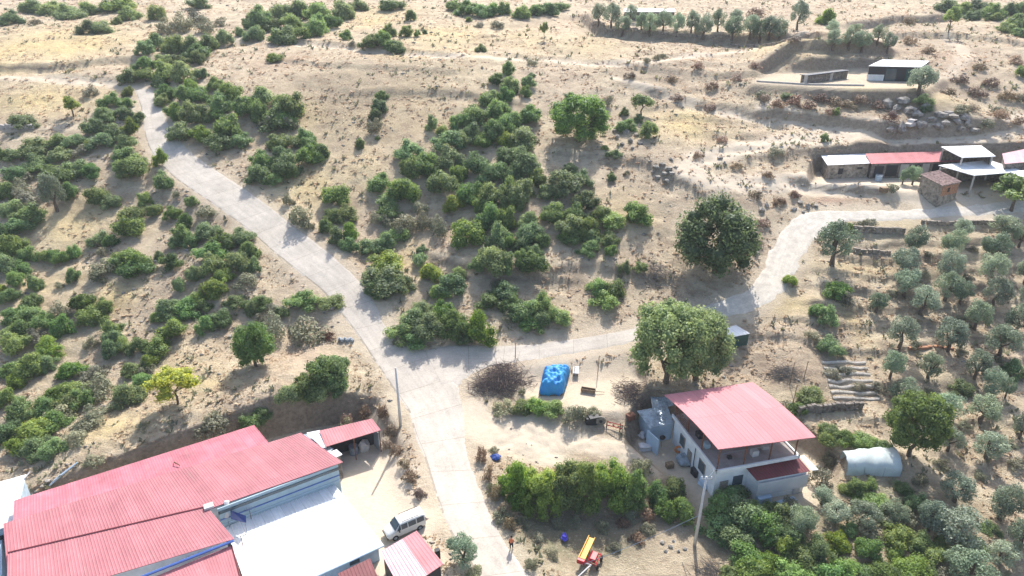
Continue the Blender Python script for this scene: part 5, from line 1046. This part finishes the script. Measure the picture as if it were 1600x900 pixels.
region('in the second clump above the lane', {'d': [(790,447,50,34),(765,462,46,30),(822,480,52,42),(846,466,36,36),(802,468,42,32),(872,487,42,34),(832,500,42,26),(845,490,30,30)], 's': [(780,440,30,20),(795,488,30,24)]})
region('standing on the centre right slope', {'d': [(994,323,46,44),(978,192,32,24),(1012,197,30,32),(975,172,16,16),(998,182,16,16),(955,272,16,18),(960,236,26,16),(945,229,12,10),(1307,172,14,14),(1287,212,14,16)], 's': [(1025,88,14,10),(1011,92,16,12),(1035,85,18,9),(950,155,16,20),(979,268,10,10),(830,95,20,6)]})
plant('t', 850, 46, 14, 22, 850, 63, 'tiny lone tree on the pale slope below the top edge', None)
plant('b', 911, 180, 90, 66, 903, 222, 'round topped pale green tree on the upper middle slope', None)
plant('t', 1007, 160, 38, 26, 1002, 180, 'small flat crowned tree right of the round topped tree', None)
plant('b', 1098, 360, 126, 134, 1116, 424, 'big round crowned green tree standing alone left of the gravel bend', None)
plant('w', 1030, 530, 122, 118, 1040, 598, 'huge dark spreading tree beside the lane, left of the green shed', None)
plant('w', 1088, 532, 100, 100, 1085, 592, 'huge dark tree touching the green shed beside the lane', None)
region('in the row below the long white roof', {'o': [(935,18,28,28),(955,21,32,30),(972,35,32,26),(985,18,24,22),(1001,31,24,24),(1015,34,32,30),(1036,29,30,28),(1057,34,30,28),(1080,31,26,28),(1099,37,36,30),(1121,29,26,28),(1143,39,36,32),(1150,24,28,20),(1171,36,32,30),(1186,43,32,30),(1201,38,30,30),(1216,42,32,30)]})
region('in the upper right olive clump', {'o': [(1300,42,28,22),(1301,58,32,26),(1325,56,32,28),(1346,60,32,26),(1371,50,26,24),(1386,62,26,26),(1335,46,28,18),(1245,20,32,36)], 'g': [(1292,20,32,30)]})
plant('t', 1482, 27, 30, 30, 1482, 50, 'dark tree standing alone below the top right wood', None)
region('in the top right wood', {'d': [(1480,3,42,16),(1505,8,32,20),(1525,6,32,22),(1550,12,38,26),(1576,10,32,24),(1597,8,32,26),(1520,20,26,18),(1554,23,24,16),(1582,28,38,28),(1603,30,32,28),(1572,39,32,20),(1597,46,32,20)], 'g': [(1542,7,22,14)]})
plant('o', 1433, 121, 54, 36, 1434, 146, 'olive tree in front of the farm building on the rocky knoll', None)
region('by the rocky knoll at upper right', {'d': [(1440,152,32,16),(1447,166,18,16),(1230,146,20,10)], 'g': [(1597,108,20,22)], 's': [(1540,188,30,18),(1560,170,24,16),(1595,150,20,18),(1190,145,26,12),(1500,165,30,14),(1210,232,30,10)]})
region('by the farmstead walls', {'o': [(1410,272,20,22),(1425,268,26,28)], 's': [(1395,290,24,16),(1345,347,24,12),(1360,345,26,14)]})
plant('t', 1577, 297, 76, 40, 1580, 330, 'pale green tree at the right edge in front of the canopies', None)
plant('o', 1300, 375, 68, 58, 1300, 414, 'large round olive tree right of the gravel bend', None)
region('in the top rows of the olive grove', {'o': [(1427,368,46,42),(1486,372,46,42),(1500,352,38,30),(1410,402,48,42),(1480,407,48,42),(1412,434,48,42),(1476,441,48,42),(1552,378,52,44),(1545,412,48,44),(1550,450,48,46),(1565,346,52,34),(1592,362,34,34),(1600,412,40,44)]})
region('left of the olive grove', {'g': [(1235,432,24,22),(1325,352,24,18)], 'd': [(1305,446,46,34),(1292,485,32,36),(1275,478,26,26),(1298,532,40,36)], 's': [(1318,462,34,26),(1270,520,30,20)]})
region('in the middle rows of the olive grove', {'o': [(1368,467,36,32),(1438,463,52,44),(1522,484,48,46),(1587,490,48,46),(1404,512,52,48),(1480,516,58,50),(1560,524,58,50),(1390,562,40,44),(1450,566,46,40),(1522,562,46,44),(1500,452,36,32),(1600,455,30,36)]})
region('in the lower rows of the olive grove', {'o': [(1410,606,54,42),(1476,630,52,44),(1532,632,56,46),(1545,592,42,44),(1592,655,36,44),(1540,690,58,46),(1480,680,44,40),(1570,600,24,36)], 'd': [(1582,570,34,34),(1500,598,36,30)]})
plant('w', 1425, 655, 88, 66, 1420, 712, 'dense dark green broadleaf tree above the white net tunnel', None)
region('behind the house garden', {'g': [(1268,612,50,36),(1250,632,36,20),(1293,668,34,24)], 's': [(1300,580,30,20),(1320,575,30,18),(1340,600,22,20)]})
region('between the house and the net tunnel', {'g': [(1290,682,40,30),(1320,680,40,32),(1350,684,42,32),(1378,690,30,30)], 's': [(1280,740,36,40),(1292,712,26,30)]})
region('in the roadside hedge before the house', {'h': [(812,742,62,96),(845,755,66,100),(882,748,62,92),(915,742,66,98),(950,745,66,98),(984,752,56,76)], 's': [(1000,725,40,36)]})
region('left of the utility pole before the house', {'g': [(1030,764,48,50),(1052,752,40,44),(1066,788,40,56),(1040,795,40,40)]})
region('in the dark grove before the house', {'d': [(1130,752,40,34),(1148,765,44,36),(1178,790,44,34),(1250,800,40,34),(1210,790,34,24),(1128,778,60,56),(1160,795,66,60),(1120,812,60,50),(1190,812,60,54),(1150,832,60,44),(1215,800,44,44),(1232,830,52,50)]})
region('at the bottom right of the pole', {'g': [(1168,862,56,52),(1180,888,60,40),(1200,870,40,40),(1140,895,40,30)]})
region('in the tangled lower right garden', {'o': [(1250,808,50,48),(1303,796,56,44),(1283,770,40,34),(1490,757,62,50),(1562,776,62,60),(1490,815,94,62),(1450,800,50,50),(1590,832,56,56),(1510,882,88,52),(1560,860,56,44),(1345,800,60,34),(1395,795,50,30)],
    'g': [(1335,752,28,34),(1360,752,22,26),(1365,775,44,30),(1395,832,56,44),(1352,848,44,44),(1320,878,50,44),(1260,865,60,50),(1225,845,40,40),(1420,880,60,44),(1455,860,50,40),(1305,838,44,44),(1375,885,50,36)],
    'd': [(1430,778,36,40),(1275,850,50,56),(1240,885,60,50),(1435,840,44,40),(1300,895,60,30),(1410,760,30,26)], 's': [(1390,810,40,24),(1415,800,36,30),(1470,890,40,30),(1230,780,30,30),(1350,820,40,20)]})
region('on the slope behind the workshop', {'d': [(395,650,38,40),(410,640,30,26)], 's': [(336,652,58,50),(145,715,34,16),(545,665,30,40),(270,790,0,0)][:3]})
region('on the cut bank above the canopy', {'d': [(507,572,66,60),(482,594,52,48),(458,610,46,42),(526,590,42,50),(522,560,48,38),(500,600,50,40)]})
region('beside the road above the dark oaks', {'s': [(430,500,42,44),(480,505,66,46),(408,495,26,22),(428,478,30,20)], 'd': [(405,466,42,26),(472,462,52,34),(440,485,28,20)], 'g': [(515,466,46,28)]})
plant('b', 400, 533, 62, 60, 401, 572, 'bright green tree casting a shadow on the bare slope', None)
plant('y', 276, 596, 78, 48, 278, 632, 'yellow green lollipop tree on the straw slope above the workshop', None)
region('on the straw strip in the left centre', {'d': [(265,475,42,32),(290,475,46,38),(310,462,32,26),(250,490,26,20),(320,500,28,34),(345,490,42,32),(368,465,36,24),(395,475,24,32)], 'g': [(322,474,28,22),(272,508,46,38)]})
region('in the dense scrub on the left', {'d': [(18,457,34,28),(55,466,38,32),(22,487,34,30),(47,481,50,36),(35,502,42,32),(55,562,46,46),(20,572,34,28),(100,502,32,42),(72,560,40,34),(165,472,30,30),(140,492,34,26),(180,520,34,36)], 'g': [(75,495,38,34),(132,462,42,34),(150,482,50,36),(20,512,32,30),(28,527,50,40),(80,537,42,36),(115,570,50,36),(25,588,28,32)], 's': [(95,480,38,36),(145,531,26,22),(60,520,40,30)]})
region('in the lower scrub left of the yellow tree', {'g': [(180,508,36,34),(245,537,52,40),(235,558,32,32),(195,535,32,26),(118,600,50,36)], 'd': [(177,538,34,32),(200,606,52,46),(222,590,36,28),(215,532,32,32),(210,572,36,26)], 's': [(160,596,56,46),(150,578,42,26),(230,570,32,24)]})
region('in the bottom left thicket', {'g': [(55,662,62,46),(90,650,50,40),(100,602,52,32),(110,622,50,34),(30,690,40,30)], 'd': [(36,632,46,44),(75,627,42,32),(130,617,42,36),(12,612,30,36),(15,665,44,36),(60,690,50,40),(85,695,40,34)], 's': [(100,640,52,32),(148,642,52,36),(130,662,44,32),(118,680,40,30)]})
region('beside the blue tarpaulin', {'g': [(815,628,34,32),(838,632,40,32),(862,630,40,30)], 's': [(817,608,14,16),(893,640,32,36),(912,642,30,26),(928,640,24,20),(790,632,40,24)]})
region('on the lower right road verge', {'o': [(723,858,64,56)], 's': [(740,893,34,26)]})
region('on the verge right of the road', {'s': [(772,700,20,14),(770,760,24,24),(785,800,30,26),(1000,770,30,20)]})
# dry tufts, weeds and small stones: nobody could count them
DRIVE = [_base_at(*p) for p in [(735,655),(790,672),(850,688),(940,700),(1010,730)]]
def tufts(name, n, m, label, cat, w0, h0, seed, dens, green=False):
    g = np.random.default_rng(seed); Y = 40+(300-40)*g.random(n*3)**1.35; X = (g.random(n*3)*2-1)*(.95*Y+8)
    Z, rd, pm = hgt(X, Y, True); dd = vnoise(X/7, Y/7, seed)*.6+vnoise(X/2, Y/2, seed+1)*.4
    k = (rd > .6) & (pm < .3) & (dd > dens) & (seg_dist(X, Y, DRIVE)[0] > 3.6); X, Y, Z = X[k][:n], Y[k][:n], Z[k][:n]; n = len(X); B = 5; s = (.5+g.random(n))*(1+Y/260)
    a = g.random((n, B))*6.283; r = w0*s[:, None]*(.3+.7*g.random((n, B))); bx = X[:, None]+.25*r*np.cos(a); by = Y[:, None]+.25*r*np.sin(a)
    tx = X[:, None]+r*np.cos(a); ty = Y[:, None]+r*np.sin(a); tz = Z[:, None]+h0*s[:, None]*(.4+.6*g.random((n, B)))
    px, py = -np.sin(a)*r*.4, np.cos(a)*r*.4; z0 = Z[:, None]-.03+0*a
    V = np.stack([np.stack([bx-px, by-py, z0], -1), np.stack([bx+px, by+py, z0], -1), np.stack([tx+px*.3, ty+py*.3, tz], -1), np.stack([tx-px*.3, ty-py*.3, tz], -1)], 2).reshape(-1, 3)
    T = np.repeat(np.clip(.2+.8*g.random(n), 0, 1), B*4); me = fastmesh(name, V, np.arange(len(V)).reshape(-1, 4), T); me.materials.append(m)
    setp(link(name, me), label, cat, kind='stuff')
region('in the shaded hollow under the hedge', {'s': [(815,812,26,20),(840,838,28,18),(870,815,30,20),(900,812,26,18),(862,862,28,18),(940,820,28,18),(985,800,30,26),(1010,822,28,22),(960,850,26,16),(830,880,26,16)], 'r': [(1012,800,26,26),(995,838,26,20),(975,815,24,18)]})
region('as low planting in the lower right garden', {'g': [(1320,762,26,20),(1345,782,28,20),(1395,860,32,26),(1450,885,34,26),(1280,895,34,24),(1235,865,34,28),(1380,805,28,22),(1470,845,30,24)], 'd': [(1460,790,34,28),(1520,845,40,30),(1400,895,40,26),(1350,892,34,26),(1330,825,30,24),(1545,820,34,24)], 's': [(1440,745,30,20),(1530,740,26,18),(1585,720,30,20),(1470,720,26,18),(1600,775,28,24)]})
region('as undergrowth between the olive rows', {'s': [(1450,395,18,10),(1520,385,18,10),(1445,425,18,10),(1510,430,20,12),(1395,455,20,12),(1500,495,20,12),(1430,535,22,12),(1500,545,22,14),(1370,600,26,18),(1450,610,22,14),(1560,560,22,14),(1505,660,24,16),(1575,690,24,16)]})
region('on the bank below the upper terrace', {'r': [(1195,150,26,12),(1215,158,28,12),(1240,152,30,14),(1262,160,28,12),(1282,150,28,12),(1305,155,30,14),(1325,160,26,12),(1345,152,28,14),(1370,160,26,12),(1300,172,24,10)]})
region('on the rubble slope at the right edge', {'r': [(1500,120,30,12),(1525,140,32,14),(1550,125,30,12),(1575,145,30,14),(1560,175,30,14),(1520,165,28,12),(1590,185,26,14),(1480,140,26,12),(1530,100,28,10),(1585,90,30,10)]})
region('on the slope left of the farmstead', {'r': [(1150,255,22,10),(1180,300,24,12),(1215,310,26,12),(1240,300,22,10),(1190,345,26,16),(1160,395,24,18),(1185,375,22,14),(1200,270,22,8),(1090,240,20,8),(1130,215,22,8)]})
region('on the bank beside the canopy', {'r': [(600,640,24,24),(612,668,26,26),(620,700,24,24),(640,740,26,24),(655,768,24,20),(605,690,24,22),(570,640,26,26),(632,720,22,20),(545,655,28,34)]})
region('on the verge between road and hedge', {'r': [(752,705,22,30),(762,735,22,28),(775,765,24,28),(788,790,24,26),(795,815,22,24)]})
region('below the upper terraces', {'r': [(985,115,22,8),(1050,120,24,8),(1110,130,26,9),(1150,118,24,8),(1090,100,22,7),(1180,100,22,7),(1060,150,22,8),(1110,165,24,8),(1420,60,26,10),(1450,75,24,9),(1420,30,24,9),(1180,15,28,14),(1240,60,20,8)]})
tufts('dry_grass', 36000, M['dry_leaf'], 'dry straw and brown grass tufts all over the hillside', 'grass', .30, .10, 61, .44)
tufts('low_scrub', 3600, M['sage_leaf'], 'low grey green weeds scattered over the slope', 'weeds', .42, .32, 77, .56)
g = np.random.default_rng(5); n = 2600; Y = 42+230*g.random(n*2)**1.5; X = (g.random(n*2)*2-1)*(.78*Y+4); Z, rd, pm = hgt(X, Y, True); kk = (rd > .2) & (pm < .5) & (vnoise(X/11, Y/11, 99) > .5); X, Y, Z = X[kk][:n], Y[kk][:n], Z[kk][:n]
oct_ = np.array([(1,0,0),(-1,0,0),(0,1,0),(0,-1,0),(0,0,1),(0,0,-1)])*1.; tri = np.array([(0,2,4),(2,1,4),(1,3,4),(3,0,4),(2,0,5),(1,2,5),(3,1,5),(0,3,5)])
s = (.10+.28*g.random(len(X))**3)*(1+Y/260); V = (oct_[None]*(s[:, None, None]*(.6+.6*g.random((len(X), 6, 1))))*np.array([1, .8, .6])+np.stack([X, Y, Z+.03], 1)[:, None]).reshape(-1, 3); Q = (tri[None]+6*np.arange(len(X))[:, None, None]).reshape(-1, 3)
me = fastmesh('loose_stones', V, Q, None, 3); me.materials.append(M['rockm']); setp(link('loose_stones', me), 'pale loose stones strewn on the slope', 'stones', kind='stuff')
for o in COL.objects:
    if o.parent is None and o.get('category') and 'kind' not in o: o['kind'] = 'thing'
bpy.context.view_layer.update()
